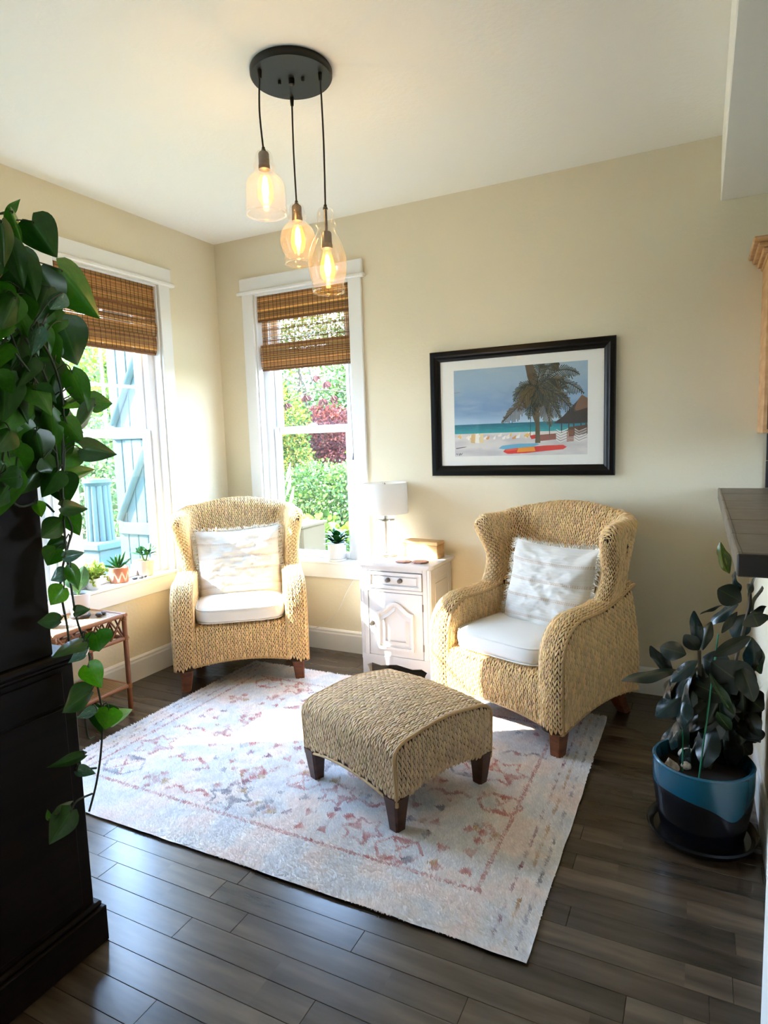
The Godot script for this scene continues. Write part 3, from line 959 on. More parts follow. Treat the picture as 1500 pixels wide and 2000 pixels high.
	s = S.new()
	s.bx(Vector3(-0.32, 1.20, -0.18), Vector3(0.085, 1.225, 0.18), 0.006)
	obj("rim", s, M.tan_board, tp)
	# teal board shutter standing open beside window_1
	var teal := mat("teal_paint", rgb(40, 68, 73), 0.8)
	var sh := thing("teal_shutter", "open teal board shutter with diagonal brace outside the left wall window", "shutter", Vector3(-0.17, 0.60, 0.50))
	for k in 4:
		s = S.new()
		s.bx(Vector3(-0.09 * (k + 1) + 0.004, 0, -0.012), Vector3(-0.09 * k, 1.78, 0.012), 0.004)
		obj("board", s, teal, sh)
	for y in [0.25, 0.88, 1.5]:
		s = S.new()
		s.bx(Vector3(-0.34, y - 0.04, 0.0121), Vector3(-0.015, y + 0.04, 0.03), 0.004)
		obj("batten", s, teal, sh)
	for y in [0.25, 0.88]:
		s = S.new()
		var a := Vector3(-0.33, y + 0.06, 0.02)
		var b := Vector3(-0.03, y + 0.56, 0.02)
		s.tube([a, b], 0.03, 4)
		obj("brace", s, teal, sh)
	# pale ribbed pedestal farther out
	var pd := thing("garden_pedestal", "pale teal ribbed pedestal with square foot outside the left wall window", "pedestal", Vector3(-2.0, -0.45, -0.53))
	s = S.new()
	for k in 12:
		var an := TAU * k / 12
		s.tube([Vector3(cos(an) * 0.10, 0.99, sin(an) * 0.10), Vector3(cos(an) * 0.085, 1.5, sin(an) * 0.085)], 0.026, 8)
	obj("shaft", s, teal, pd)
	s = S.new()
	s.bx(Vector3(-0.17, 0.0, -0.17), Vector3(0.17, 0.92, 0.17), 0.01)
	s.bx(Vector3(-0.2, 0.92, -0.2), Vector3(0.2, 0.99, 0.2), 0.012)
	obj("plinth", s, teal, pd)
	s = S.new()
	s.lathe([Vector2(0.001, 1.56), Vector2(0.12, 1.56), Vector2(0.13, 1.53), Vector2(0.11, 1.5), Vector2(0.001, 1.5)], 24)
	obj("capital", s, teal, pd)
	# greenery seen through the left wall windows
	shrub("soft pale green shrub outside the left wall window behind the pedestal", "shrub", Vector3(-4.6, -0.45, -2.2), [[Vector3(0, 1.0, 0), Vector3(0.9, 0.9, 0.9)], [Vector3(-0.6, 1.7, -0.5), Vector3(0.8, 0.8, 0.8)], [Vector3(0.3, 0.6, 0.9), Vector3(0.7, 0.6, 0.7)]], 4200, 0.1, pale, Vector3(0, 1.1, 0), 0.02, 10)
	shrub("round bright green shrub low outside the left wall window", "shrub", Vector3(-2.6, -0.45, 0.5), [[Vector3(0, 0.4, 0), Vector3(0.6, 0.42, 0.6)]], 1500, 0.08, g1 + lime, Vector3(0, 0.4, 0), 0.012, 8)
	shrub("slim young tree with yellow-green leaves outside the left wall window", "tree", Vector3(-6.4, -0.45, -5.0), [[Vector3(0, 2.4, 0), Vector3(1.0, 1.3, 1.0)], [Vector3(0.3, 3.3, 0), Vector3(0.7, 0.7, 0.7)]], 3600, 0.12, lime + pale, Vector3(0, 2.4, 0), 0.04, 6, "garden_tree")


# ------------------------------------------------------------------ bar counter and kitchen corner
func counter_side() -> void:
	var slate := []
	for k in 3:
		var m := mat("slate_tile_%d" % k, Color.WHITE, 0.5)
		m.albedo_texture = noise_tex(0.02, [[rgb(108, 98, 84), rgb(128, 117, 101)], [rgb(100, 91, 79), rgb(120, 110, 95)], [rgb(113, 103, 88), rgb(135, 123, 106)]][k], 256, 256, 5, 40 + k)
		m.uv1_triplanar = true
		m.uv1_scale = Vector3(2, 2, 2)
		slate.append(m)
	var edge := mat("dark_edge_tile", rgb(48, 42, 44), 0.45)
	var root := thing("bar_counter", "grey tiled bar counter with dark edge on the half wall at right", "counter", Vector3(0, 0, 0))
	var s := S.new()
	s.bx(Vector3(3.09, 1.052, 0.004), Vector3(3.78, 1.090, 1.872), 0.002)
	obj("core", s, mat("grout", rgb(122, 114, 102), 0.9), root)
	var k := 0
	var z := 0.006
	while z < 1.86:
		for x in [3.086, 3.32, 3.555]:
			s = S.new()
			s.bx(Vector3(x + 0.002, 1.088, z + 0.002), Vector3(minf(x + 0.231, 3.782), 1.0975 + rf(-0.0006, 0.0006), minf(z + 0.305, 1.868)), 0.002)
			obj("tile", s, slate[k % 3], root)
			k += 1
		z += 0.309
	z = 0.006
	while z < 1.86:
		s = S.new()
		s.bx(Vector3(3.078, 1.046, z), Vector3(3.0895, 1.0985, minf(z + 0.305, 1.878)), 0.003)
		obj("edge_tile", s, slate[k % 3], root)
		z += 0.309
	for x in [3.0785, 3.32, 3.555]:
		s = S.new()
		s.bx(Vector3(x, 1.046, 1.8735), Vector3(minf(x + 0.233, 3.785), 1.0985, 1.886), 0.003)
		obj("edge_tile", s, edge, root)
	# open shelf cabinet hung on wall_back, at the edge of the picture
	var cab := thing("open_shelf_cabinet", "light wood open shelf cabinet with crown moulding hung above the bar", "cabinet", Vector3(3.236, 1.36, 0))
	var oak := mat("light_oak", Color.WHITE, 0.5)
	oak.albedo_texture = grain_tex(rgb(190, 140, 92), rgb(222, 178, 128), 256, 128, 12.0, 8)
	oak.uv1_triplanar = true
	oak.uv1_scale = Vector3(3, 3, 3)
	var dark := mat("cabinet_inside", rgb(112, 76, 44), 0.6)
	s = S.new()
	s.bx(Vector3(0.016, 0.012, 0.002), Vector3(0.80, 0.73, 0.012), 0.001)
	obj("back_panel", s, dark, cab)
	s = S.new()
	s.bx(Vector3(0, 0, 0.002), Vector3(0.016, 0.75, 0.30), 0.002)
	obj("side_panel", s, oak, cab)
	s = S.new()
	s.bx(Vector3(0.784, 0, 0.002), Vector3(0.80, 0.75, 0.30), 0.002)
	obj("side_panel", s, oak, cab)
	for y in [0.0, 0.255, 0.50, 0.735]:
		s = S.new()
		s.bx(Vector3(0.016, y, 0.012), Vector3(0.784, y + 0.016, 0.296), 0.002)
		obj("shelf", s, oak, cab)
	s = S.new()
	s.xf = Transform3D(Basis(Vector3(0, 0, 1), Vector3.UP, Vector3(-1, 0, 0)), Vector3(0, 0, 0))
	# crown profile swept along the front and returned on the near side
	for q in [[0.740, 0.755, 0.008], [0.755, 0.775, 0.024], [0.775, 0.795, 0.042], [0.795, 0.815, 0.060]]:
		s.xf = Transform3D.IDENTITY
		s.bx(Vector3(-q[2], q[0] + 0.0005, 0.002), Vector3(0.80 + q[2], q[1], 0.30 + q[2]), 0.005)
	obj("crown", s, oak, cab)
	# dark splash tiles on the wall over the counter
	var sp := thing("backsplash", "dark tiled backsplash strip on the wall above the bar counter", "backsplash", Vector3(3.275, 1.099, 0.0))
	for j in 2:
		for i in 4:
			s = S.new()
			s.bx(Vector3(i * 0.13 + 0.001, j * 0.13 + 0.001, 0.0), Vector3(i * 0.13 + 0.129, j * 0.13 + 0.129, 0.009), 0.002)
			obj("tile", s, edge, sp)


# ------------------------------------------------------------------ woven furniture
# places plaited strands over a surface f(u, v): columns run along v, each a chain of V-shaped pairs
func plait(f: Callable, cols: int, pitch: float, where: Array, samples := 44, wide := 0.44) -> void:
	var du := 0.30 / cols
	for k in cols:
		var u := (k + 0.5) / cols
		var mid := PackedVector3Array()
		var sd := PackedVector3Array()
		for j in samples + 1:
			var v := float(j) / samples
			var a: Vector3 = f.call(u - du, v)
			var b: Vector3 = f.call(u + du, v)
			mid.append((a + b) * 0.5)
			sd.append((b - a) / 0.60)
		var whole := 0.0
		for j in samples:
			whole += mid[j].distance_to(mid[j + 1])
		var want := pitch * (0.50 if k % 2 == 0 else 0.30)
		var run := 0.0
		for j in samples:
			var seg := mid[j].distance_to(mid[j + 1])
			if seg < 1e-6:
				continue
			while want <= run + seg and want < whole - pitch * 0.30:
				var t := (want - run) / seg
				var p := mid[j].lerp(mid[j + 1], t)
				var along := (mid[j + 1] - mid[j]) / seg
				var side := sd[j].lerp(sd[j + 1], t)
				side = side - along * side.dot(along)
				var cw := minf(side.length(), 0.042)
				want += pitch * (0.70 if k % 2 == 1 and want < pitch * 0.5 else 1.0)
				if cw < 0.004:
					continue
				side = side.normalized()
				var nn := side.cross(along).normalized()
				for h in [-1.0, 1.0]:
					var an: float = h * deg_to_rad(rf(10, 17))
					var yy := along.rotated(nn, an)
					var xx := side.rotated(nn, an)
					var b := Basis(xx * cw * wide, yy * pitch * rf(1.35, 1.55), nn * cw * 0.62)
					where.append(Transform3D(b, p + side * h * cw * 0.225 + nn * rf(-0.0012, 0.0012)))
			run += seg


func strand_shape() -> ArrayMesh:
	var s := S.new()
	s.lathe([Vector2(0.0, -0.5), Vector2(0.27, -0.38), Vector2(0.46, -0.12), Vector2(0.46, 0.12), Vector2(0.27, 0.38), Vector2(0.0, 0.5)], 6)
	# smooth it
	for i in s.v.size():
		s.n[i] = Vector3(s.v[i].x, s.v[i].y * 0.6, s.v[i].z).normalized()
	return s.mesh()


func strand_colors(base: Color) -> Array:
	var out := []
	for k in 211:
		var q := rf(0.80, 1.10)
		out.append(Color(base.r * q, base.g * q * rf(0.95, 1.04), base.b * q * rf(0.88, 1.06)))
	return out


func arm_top(z: float) -> float:
	if z > 0.20:
		return 0.435 + sqrt(maxf(0.0, 0.155 * 0.155 - (z - 0.20) * (z - 0.20)))
	return 0.59 + 0.07 * pow(clampf((0.12 - z) / 0.36, 0.0, 1.0), 2.0)


func arm_profile() -> Array:   # (z, y) from the back over the top and down the front
	var p := []
	for k in 16:
		var z := lerpf(-0.26, 0.20, k / 15.0)
		p.append(Vector2(z, arm_top(z)))
	for k in range(1, 11):
		var a := PI / 2 * (1.0 - k / 10.0)
		p.append(Vector2(0.20 + cos(a) * 0.155, 0.435 + sin(a) * 0.155))
	p.append(Vector2(0.358, 0.35))
	p.append(Vector2(0.358, 0.25))
	p.append(Vector2(0.352, 0.128))
	return p


func along_profile(p: Array, t: float) -> Array:   # point and outward normal at t of the length
	var total := 0.0
	for k in p.size() - 1:
		total += p[k].distance_to(p[k + 1])
	var want := clampf(t, 0.0, 1.0) * total
	for k in p.size() - 1:
		var l: float = p[k].distance_to(p[k + 1])
		if want <= l or k == p.size() - 2:
			var d: Vector2 = (p[k + 1] - p[k]) / l
			var d0: Vector2 = (p[k] - p[maxi(k - 1, 0)]).normalized() if k > 0 else d
			var d1: Vector2 = (p[mini(k + 2, p.size() - 1)] - p[k + 1]).normalized() if k < p.size() - 2 else d
			var q := clampf(want / l, 0.0, 1.0)
			var dd: Vector2 = (((d0 + d) * (1.0 - q)) + (d + d1) * q).normalized()
			return [p[k] + d * minf(want, l), Vector2(-dd.y, dd.x)]
		want -= l
	return [p[0], Vector2(0, 1)]


# the U-shaped wall of back and wings at height y: s = -1 .. 1 from left wing tip to right wing tip
func wing_path(s: float, y: float) -> Vector2:   # (x, z)
	var k := clampf((y - 0.4) / 0.64, -0.4, 1.1)
	var zb := -0.15 - 0.15 * k
	var half := 0.262 + 0.048 * maxf(k, 0.0)
	var r := 0.085
	var up := smoothstep(0.72, 0.95, y)
	var l := lerpf(0.115, 0.205, up) - 0.03 * smoothstep(0.58, 0.72, y) * (1.0 - up)
	if y < 0.58:
		l = 0.115
	var straight := half - r
	var arc := r * PI / 2
	var total := straight + arc + l
	var d := absf(s) * total
	var sg := signf(s) if s != 0.0 else 1.0
	if d < straight:
		return Vector2(sg * d, zb)
	d -= straight
	if d < arc:
		var a := d / r
		return Vector2(sg * (straight + sin(a) * r), zb + r - cos(a) * r)
	d -= arc
	return Vector2(sg * (half + 0.035 * k * pow(d / 0.2, 1.4)), zb + r + d)


func wing_top(s: float) -> float:
	var a := absf(s)
	var y := 0.972 + 0.066 * pow(cos(clampf(a / 0.62, 0, 1) * PI / 2), 1.0)
	if a > 0.86:
		y -= 0.06 * pow((a - 0.86) / 0.14, 2.0)
	return y


func wing_point(u: float, v: float) -> Vector3:
	var s := clampf(u * 2.0 - 1.0, -1.0, 1.0)
	var a := absf(s)
	var t := 0.085
	var te := t
	if a > 0.80:   # the wing's front edge is rounded
		var ph := (a - 0.80) / 0.20 * PI / 2
		te = maxf(t * cos(ph), 0.001)
		s = signf(s) * (0.88 + 0.12 * sin(ph))
	else:
		s = s * 0.88 / 0.80
	a = absf(s)
	var top := wing_top(s) - te * 0.5
	var lo_in := lerpf(0.38, 0.585, smoothstep(0.55, 0.72, a))
	var lo_out := (0.14 if a < 0.70 else 0.585)
	var y: float
	var off: float
	if v < 0.44:
		y = lerpf(lo_in, top, v / 0.44)
		off = t * 0.5 - te * 0.5
	elif v < 0.54:
		var an := PI * (v - 0.44) / 0.10
		y = top + sin(an) * te * 0.5
		off = t * 0.5 - cos(an) * te * 0.5
	else:
		y = lerpf(top, lo_out, (v - 0.54) / 0.46)
		off = t * 0.5 + te * 0.5
	var p := wing_path(s, y)
	var e := 0.01
	var d: Vector2 = (wing_path(minf(s + e, 1.0), y) - wing_path(maxf(s - e, -1.0), y)).normalized()
	# the path runs from -x to +x round the back, so the outside is to its right
	var nrm := Vector2(-d.y, d.x)
	if nrm.dot(p - Vector2(0, 0.15)) < 0.0:
		nrm = -nrm
	return Vector3(p.x + nrm.x * off, y, p.y + nrm.y * off)


func tapered_leg(s: S, top: Vector3, foot: Vector3, wt: float, wb: float) -> void:
	var n := 5
	for k in n:
		var a := float(k) / n
		var b := float(k + 1) / n
		var q := []
		for t in [a, b]:
			var p: Vector3 = top.lerp(foot, t)
			var bend: float = pow(t, 1.7)
			p.x = lerpf(top.x, foot.x, bend)
			p.z = lerpf(top.z, foot.z, bend)
			var w: float = lerpf(wt, wb, pow(t, 0.8)) * 0.5
			var c := w * 0.25
			var ring := []
			for m in [[-w, -w + c], [-w + c, -w], [w - c, -w], [w, -w + c], [w, w - c], [w - c, w], [-w + c, w], [-w, w - c]]:
				ring.append(p + Vector3(m[0], 0, m[1]))
			q.append(ring)
		for i in 8:
			var j := (i + 1) % 8
			s.quad(q[0][i], q[0][j], q[1][j], q[1][i], q[0][i] + q[0][j] - top.lerp(foot, a) * 2.0)
		if k == n - 1:
			for i in range(1, 7):
				s.tri(q[1][0], q[1][i], q[1][i + 1], Vector3.DOWN)
		if k == 0:
			for i in range(1, 7):
				s.tri(q[0][0], q[0][i], q[0][i + 1], Vector3.UP)


func make_chair(called: String, label: String, at: Vector3, turn: float) -> Node3D:
	var root := thing(called, label, "armchair", at, turn, "pair of woven armchairs")
	var core := S.new()
	var body := []
	var back := []
	var prof := arm_profile()
	var cords := S.new()
	cords.col = Color(0.9, 0.9, 0.9)
	for sg in [-1.0, 1.0]:
		var side: float = sg
		var strip := func(u, v):
			var c: float = clampf((u - 0.5) * 2.0, -1.0, 1.0)
			var q := along_profile(prof, v)
			var b: float = 0.030 * (sqrt(maxf(0.0, 1.0 - c * c * 0.96)) - 0.2)
			return Vector3(side * (0.318 + c * 0.056), q[0].y + q[1].y * b, q[0].x + q[1].x * b)
		core.grid(8, 40, strip)
		plait(strip, 6, 0.026, body)
		var outer := func(u, v):
			var z := lerpf(lerpf(-0.315, -0.225, v * v), 0.352, u)
			var yb := 0.128 + 0.045 * (1.0 - pow((z - 0.02) / 0.335, 2.0))
			return Vector3(side * (0.370 + 0.006 * sin(PI * v)), lerpf(yb, arm_top(maxf(z, -0.24)) + 0.004, v), z)
		core.grid(20, 10, outer)
		plait(outer, 31, 0.026, body, 20)
		var inner := func(u, v):
			var z := lerpf(-0.16, 0.354, u)
			return Vector3(side * (0.262 - 0.004 * sin(PI * v)), lerpf(0.33, arm_top(z) + 0.010, v), z)
		core.grid(20, 6, inner)
		plait(inner, 24, 0.026, body, 14)
		var seam := []
		for k in 34:
			var q := along_profile(prof, k / 33.0)
			seam.append(Vector3(side * 0.3735, q[0].y + q[1].y * 0.004, q[0].x + q[1].x * 0.004))
		cords.tube(seam, 0.0065, 6)
		var inseam := []
		for k in range(6, 32):
			var q := along_profile(prof, k / 33.0)
			inseam.append(Vector3(side * 0.2615, q[0].y + q[1].y * 0.003, q[0].x + q[1].x * 0.003))
		cords.tube(inseam, 0.0075, 6)
		# bottom edge of the side
		seam = []
		for k in 14:
			var z := lerpf(-0.315, 0.352, k / 13.0)
			seam.append(Vector3(side * 0.371, 0.128 + 0.045 * (1.0 - pow((z - 0.02) / 0.335, 2.0)), z))
		cords.tube(seam, 0.006, 6)
	var apron := func(u, v):
		var x := lerpf(-0.268, 0.268, u)
		var yb := 0.128 + 0.042 * (1.0 - pow(x / 0.33, 2.0))
		if v < 0.72:
			var t: float = v / 0.72
			return Vector3(x, lerpf(yb, 0.355, t), 0.356 + 0.012 * sin(PI * t))
		var t2: float = (v - 0.72) / 0.28
		return Vector3(x, 0.355 + 0.018 * sin(t2 * PI / 2), 0.356 - 0.13 * t2 * t2 - 0.01 * t2)
	core.grid(16, 18, apron)
	plait(apron, 26, 0.026, body)
	var ed := []
	for k in 20:
		var x := lerpf(-0.372, 0.372, k / 19.0)
		ed.append(Vector3(x, 0.128 + 0.042 * (1.0 - pow(minf(absf(x), 0.33) / 0.33, 2.0)), 0.357))
	cords.tube(ed, 0.006, 6)
	core.bx(Vector3(-0.265, 0.30, -0.2), Vector3(0.265, 0.362, 0.33), 0.0)
	core.bx(Vector3(-0.36, 0.17, -0.30), Vector3(0.36, 0.20, 0.34), 0.0)
	core.grid(56, 50, wing_point)
	plait(wing_point, 58, 0.026, back, 70)
	obj("frame_core", core, M.seagrass_core, root)
	many("woven_body", M.strand, M.seagrass, body, M.strand_tan, root)
	many("woven_back", M.strand, M.seagrass, back, M.strand_tan, root)
	obj("braided_edge", cords, M.seagrass_edge, root)
	for q in [[Vector3(-0.315, 0.145, 0.30), Vector3(-0.322, 0, 0.318)], [Vector3(0.315, 0.145, 0.30), Vector3(0.322, 0, 0.318)], [Vector3(-0.29, 0.16, -0.24), Vector3(-0.30, 0, -0.315)], [Vector3(0.29, 0.16, -0.24), Vector3(0.30, 0, -0.315)]]:
		var s := S.new()
		tapered_leg(s, q[0], q[1], 0.078, 0.05)
		obj("leg", s, M.leg_wood, root)
	return root


func cushion_shape(a: float, h: float, b: float, seed_: int) -> S:
	var s := S.new()
	var f := FastNoiseLite.new()
	f.seed = seed_
	f.frequency = 5.0
	var sp := func(x: float, e: float) -> float: return signf(x) * pow(absf(x), e)
	s.grid(64, 28, func(u, v):
		var th: float = u * TAU
		var ph: float = (v - 0.5) * PI
		var c: float = sp.call(cos(ph), 0.38)
		var p := Vector3(a * c * sp.call(cos(th), 0.36), h * sp.call(sin(ph), 0.5), b * c * sp.call(sin(th), 0.36))
		if p.y > 0.0:
			p.y += 0.014 * (1.0 - pow(absf(p.x / a), 3.0)) * (1.0 - pow(absf(p.z / b), 3.0)) + 0.005 * f.get_noise_2d(p.x, p.z)
		if c > 0.2:
			p += Vector3(p.x, 0, p.z).normalized() * 0.004 * f.get_noise_2d(u * 8.0, p.y * 6.0)
		return p, true)
	return s


func seat_cushion(label: String, where: Transform3D, seed_: int) -> void:
	var root := thing("seat_cushion", label, "cushion", Vector3.ZERO, 0.0, "white seat cushions")
	root.transform = where
	obj("pad", cushion_shape(0.258, 0.052, 0.275, seed_), M.cushion_cotton, root)
	for sg in [-1.0, 1.0]:
		var s := S.new()
		var p := []
		for k in 65:
			var th := TAU * k / 64
			p.append(Vector3(0.252 * signf(cos(th)) * pow(absf(cos(th)), 0.36), sg * 0.036, 0.269 * signf(sin(th)) * pow(absf(sin(th)), 0.36)))
		s.tube(p, 0.0035, 6, false)
		obj("piping", s, M.cushion_cotton, root)


func pillow_tex() -> Array:
	var n := 512
	var im := Image.create_empty(n, n, false, Image.FORMAT_RGB8)
	var bump := Image.create_empty(n, n, false, Image.FORMAT_RGB8)
	var f := FastNoiseLite.new()
	f.frequency = 0.02
	var rows := [0.20, 0.40, 0.585, 0.80]
	for y in n:
		for x in n:
			var k := 0.95 + 0.05 * f.get_noise_2d(x * 0.4, y * 5.0)
			var c := Color(0.885 * k, 0.86 * k, 0.815 * k)
			var b := 0.5 + 0.10 * sin(y * 1.6) + 0.08 * sin(x * 1.6)
			for r in rows:
				var d: float = (float(y) / n - r) * n
				# a band of two dashed tan rows and a raised thread
				if absf(absf(d) - 4.0) < 2.5 and (int(x / 5.0 + signf(d)) % 2 == 0):
					c = c.lerp(Color(0.70, 0.58, 0.48), 0.75)
					b = 0.85
				elif absf(d) < 9.0:
					c = c.lerp(Color(0.80, 0.73, 0.66), 0.45)
					b = 0.62
			var band := int(float(y) / n * 5.0)
			if band % 2 == 1:
				c = c.lerp(Color(0.80, 0.77, 0.73), 0.35 + 0.2 * f.get_noise_2d(x * 0.3, y * 9.0))
			im.set_pixel(x, y, c)
			bump.set_pixel(x, y, Color(b, b, b))
	return [ImageTexture.create_from_image(im), ImageTexture.create_from_image(bump)]


func throw_pillow(label: String, where: Transform3D, w: float, h: float, seed_: int) -> void:
	var root := thing("throw_pillow", label, "pillow", Vector3.ZERO, 0.0, "fringed throw pillows")
	root.transform = where
	var f := FastNoiseLite.new()
	f.seed = seed_
	f.frequency = 1.0
	var pt := func(u: float, v: float, sg: float) -> Vector3:
		var a := u * 2.0 - 1.0
		var b := v * 2.0 - 1.0
		var x := a * w * 0.5 * (1.0 - 0.07 * (1.0 - pow(absf(b), 2.5)))
		var y := b * h * 0.5 * (1.0 - 0.08 * (1.0 - pow(absf(a), 2.5)))
		var full := pow(maxf(0.0, (1.0 - pow(absf(a), 3.2)) * (1.0 - pow(absf(b), 3.2))), 0.62)
		# the filling has sunk: fuller below the middle; creases run out from the corners
		var z := sg * full * (0.075 - 0.02 * b) + 0.018 * full * f.get_noise_2d(a * 2.2 + b * 1.3, b * 4.0)
		z += 0.012 * sin((a - b) * 7.0) * pow(maxf(0.0, absf(a * b)), 0.8) * (1.0 - full * 0.3)
		y -= 0.035 * full * 0.3
		return Vector3(x, y, z)
	var s := S.new()
	s.grid(44, 44, func(u, v): return pt.call(u, v, 1.0))
	for i in s.uv.size():
		s.uv[i] = Vector2(s.uv[i].x, 1.0 - s.uv[i].y)
	obj("front", s, M.pillow_stripe, root)
	s = S.new()
	s.grid(30, 30, func(u, v): return pt.call(u, v, -1.0), false, true)
	obj("back", s, M.cushion_cotton, root)
	s = S.new()
	for e in 4:
		for k in 150:
			var t := rf(0.0, 1.0)
			var uv: Vector2 = [Vector2(t, 0), Vector2(t, 1), Vector2(0, t), Vector2(1, t)][e]
			var o: Vector3 = [Vector3(0, -1, 0), Vector3(0, 1, 0), Vector3(-1, 0, 0), Vector3(1, 0, 0)][e]
			var p: Vector3 = pt.call(uv.x, uv.y, 1.0)
			var d := (o + Vector3(rf(-0.7, 0.7), rf(-0.7, 0.7), rf(-0.6, 0.6))).normalized()
			s.tube([p - o * 0.003, p + d * 0.009, p + (d + Vector3(rf(-0.5, 0.5), rf(-0.6, 0.3), rf(-0.4, 0.4))) * rf(0.016, 0.028)], [0.003, 0.0026, 0.0012], 4, false)
	obj("fringe", s, M.fringe_cotton, root).set_meta("kind", "stuff")


func armchairs() -> void:
	M.strand = strand_shape()
	M.strand_tan = strand_colors(Color(1, 1, 1))
	M.strand_grey = strand_colors(Color(0.84, 0.86, 1.0))
	mat("seagrass_edge", rgb(196, 158, 108), 0.6)
	var pt := pillow_tex()
	var ps := mat("pillow_stripe", Color.WHITE, 0.95)
	ps.albedo_texture = pt[0]
	ps.heightmap_enabled = true
	ps.heightmap_texture = pt[1]
	ps.heightmap_scale = 0.12
	var a := make_chair("wicker_armchair", "woven tan wing armchair in the room corner between the two windows", Vector3(0.466, 0.0, 0.479), deg_to_rad(38.0))
	var b := make_chair("wicker_armchair", "woven tan wing armchair under the framed beach picture", Vector3(2.29, 0.0, 0.463), deg_to_rad(-21.0))
	seat_cushion("white seat cushion in the armchair in the corner, partly in sunlight", a.transform * Transform3D(Basis(), Vector3(0, 0.422, 0.085)), 3)
	seat_cushion("white seat cushion in the armchair under the beach picture", b.transform * Transform3D(Basis(), Vector3(0, 0.422, 0.085)), 8)
	throw_pillow("cream fringed pillow with tan stripes in the corner armchair", a.transform * Transform3D(Basis.from_euler(Vector3(deg_to_rad(-19), 0, deg_to_rad(2))), Vector3(0.0, 0.645, -0.06)), 0.53, 0.46, 4)
	throw_pillow("white fringed pillow with tan stripes in the armchair under the picture", b.transform * Transform3D(Basis.from_euler(Vector3(deg_to_rad(-16), 0, deg_to_rad(-1))), Vector3(0.05, 0.63, -0.03)), 0.48, 0.47, 12)


func ottoman() -> void:
	var root := thing("wicker_ottoman", "square woven seagrass ottoman with dark wooden legs standing on the rug", "ottoman", Vector3(1.925, 0.012, 1.325), deg_to_rad(-22.2))
	var core := S.new()
	var where := []
	var hw := 0.274
	var prof := []   # (z, y) over the top, bottom to bottom; local x carries the width
	prof.append(Vector2(-0.252, 0.0))
	prof.append(Vector2(-0.258, 0.5))
	for k in 9:
		var a := PI - k / 8.0 * PI / 2
		prof.append(Vector2(-0.168 + cos(a) * 0.092, 0.72 + sin(a) * 0.20))
	for k in 7:
		prof.append(Vector2(lerpf(-0.168, 0.168, (k + 1) / 8.0), 0.92 + 0.07 * sin(PI * (k + 1) / 8.0)))
	for k in 9:
		var a := PI / 2 - k / 8.0 * PI / 2
		prof.append(Vector2(0.168 + cos(a) * 0.092, 0.72 + sin(a) * 0.20))
	prof.append(Vector2(0.258, 0.5))
	prof.append(Vector2(0.252, 0.0))
	# y of the profile is a share between the arched bottom edge and the crown
	var over := func(u, v):
		var c: float = clampf((u - 0.5) * 2.0, -1.05, 1.05)
		var q: Array = along_profile(prof_scaled(prof), v)
		var x := c * hw
		var yb := 0.105 + 0.045 * (1.0 - c * c)
		var t: float = (q[0].y - 0.105) / 0.250
		var y: float = q[0].y
		if t < 0.6:
			y = lerpf(yb, 0.105 + 0.6 * 0.250, t / 0.6)
		y += 0.016 * (1.0 - c * c) * smoothstep(0.5, 1.0, t)
		return Vector3(x, y, q[0].x * (1.0 + 0.035 * (1.0 - c * c)))
	core.grid(20, 60, over)
	plait(over, 28, 0.026, where, 90)
	for sg in [-1.0, 1.0]:
		var side: float = sg
		var panel := func(u, v):
			var z := lerpf(-0.252, 0.252, u)
			var yt := 0.0
			if absf(z) > 0.168:
				yt = 0.285 + 0.05 * sqrt(maxf(0.0, 1.0 - pow((absf(z) - 0.168) / 0.092, 2.0)))
			else:
				yt = 0.335 + 0.0175 * cos(z / 0.168 * PI / 2)
			var yb := 0.105 + 0.045 * (1.0 - pow(z / 0.252, 2.0))
			return Vector3(side * (hw + 0.014 * sin(PI * clampf(v, 0, 1)) * (1.0 - pow(z / 0.27, 4.0))), lerpf(yb, yt, v), z)
		core.grid(20, 10, panel)
		plait(panel, 25, 0.026, where, 16)
	core.bx(Vector3(-0.27, 0.16, -0.25), Vector3(0.27, 0.19, 0.25), 0.0)
	obj("frame_core", core, M.seagrass_core, root)
	many("woven_cover", M.strand, M.seagrass, where, M.strand_grey, root)
	var cords := S.new()
	for sg in [-1.0, 1.0]:
		var p := []
		for k in 48:
			var q: Vector3 = over.call(0.5 + sg * 0.5, k / 47.0)
			p.append(q + Vector3(sg * 0.003, 0, 0))
		cords.tube(p, 0.007, 6)
		p = []
		for k in 12:
			var q: Vector3 = over.call(k / 11.0, 0.0 if sg < 0 else 1.0)
			p.append(q)
		cords.tube(p, 0.006, 6)
	obj("braided_edge", cords, M.seagrass_edge, root)
	for sx in [-1.0, 1.0]:
		for sz in [-1.0, 1.0]:
			var s := S.new()
			tapered_leg(s, Vector3(sx * 0.247, 0.13, sz * 0.227), Vector3(sx * 0.244, 0.0, sz * 0.224), 0.074, 0.044)
			obj("leg", s, M.dark_leg, root)


var prof_cache := []
func prof_scaled(p: Array) -> Array:
	if prof_cache.is_empty():
		for q in p:
			prof_cache.append(Vector2(q.x, 0.105 + 0.250 * q.y))
	return prof_cache


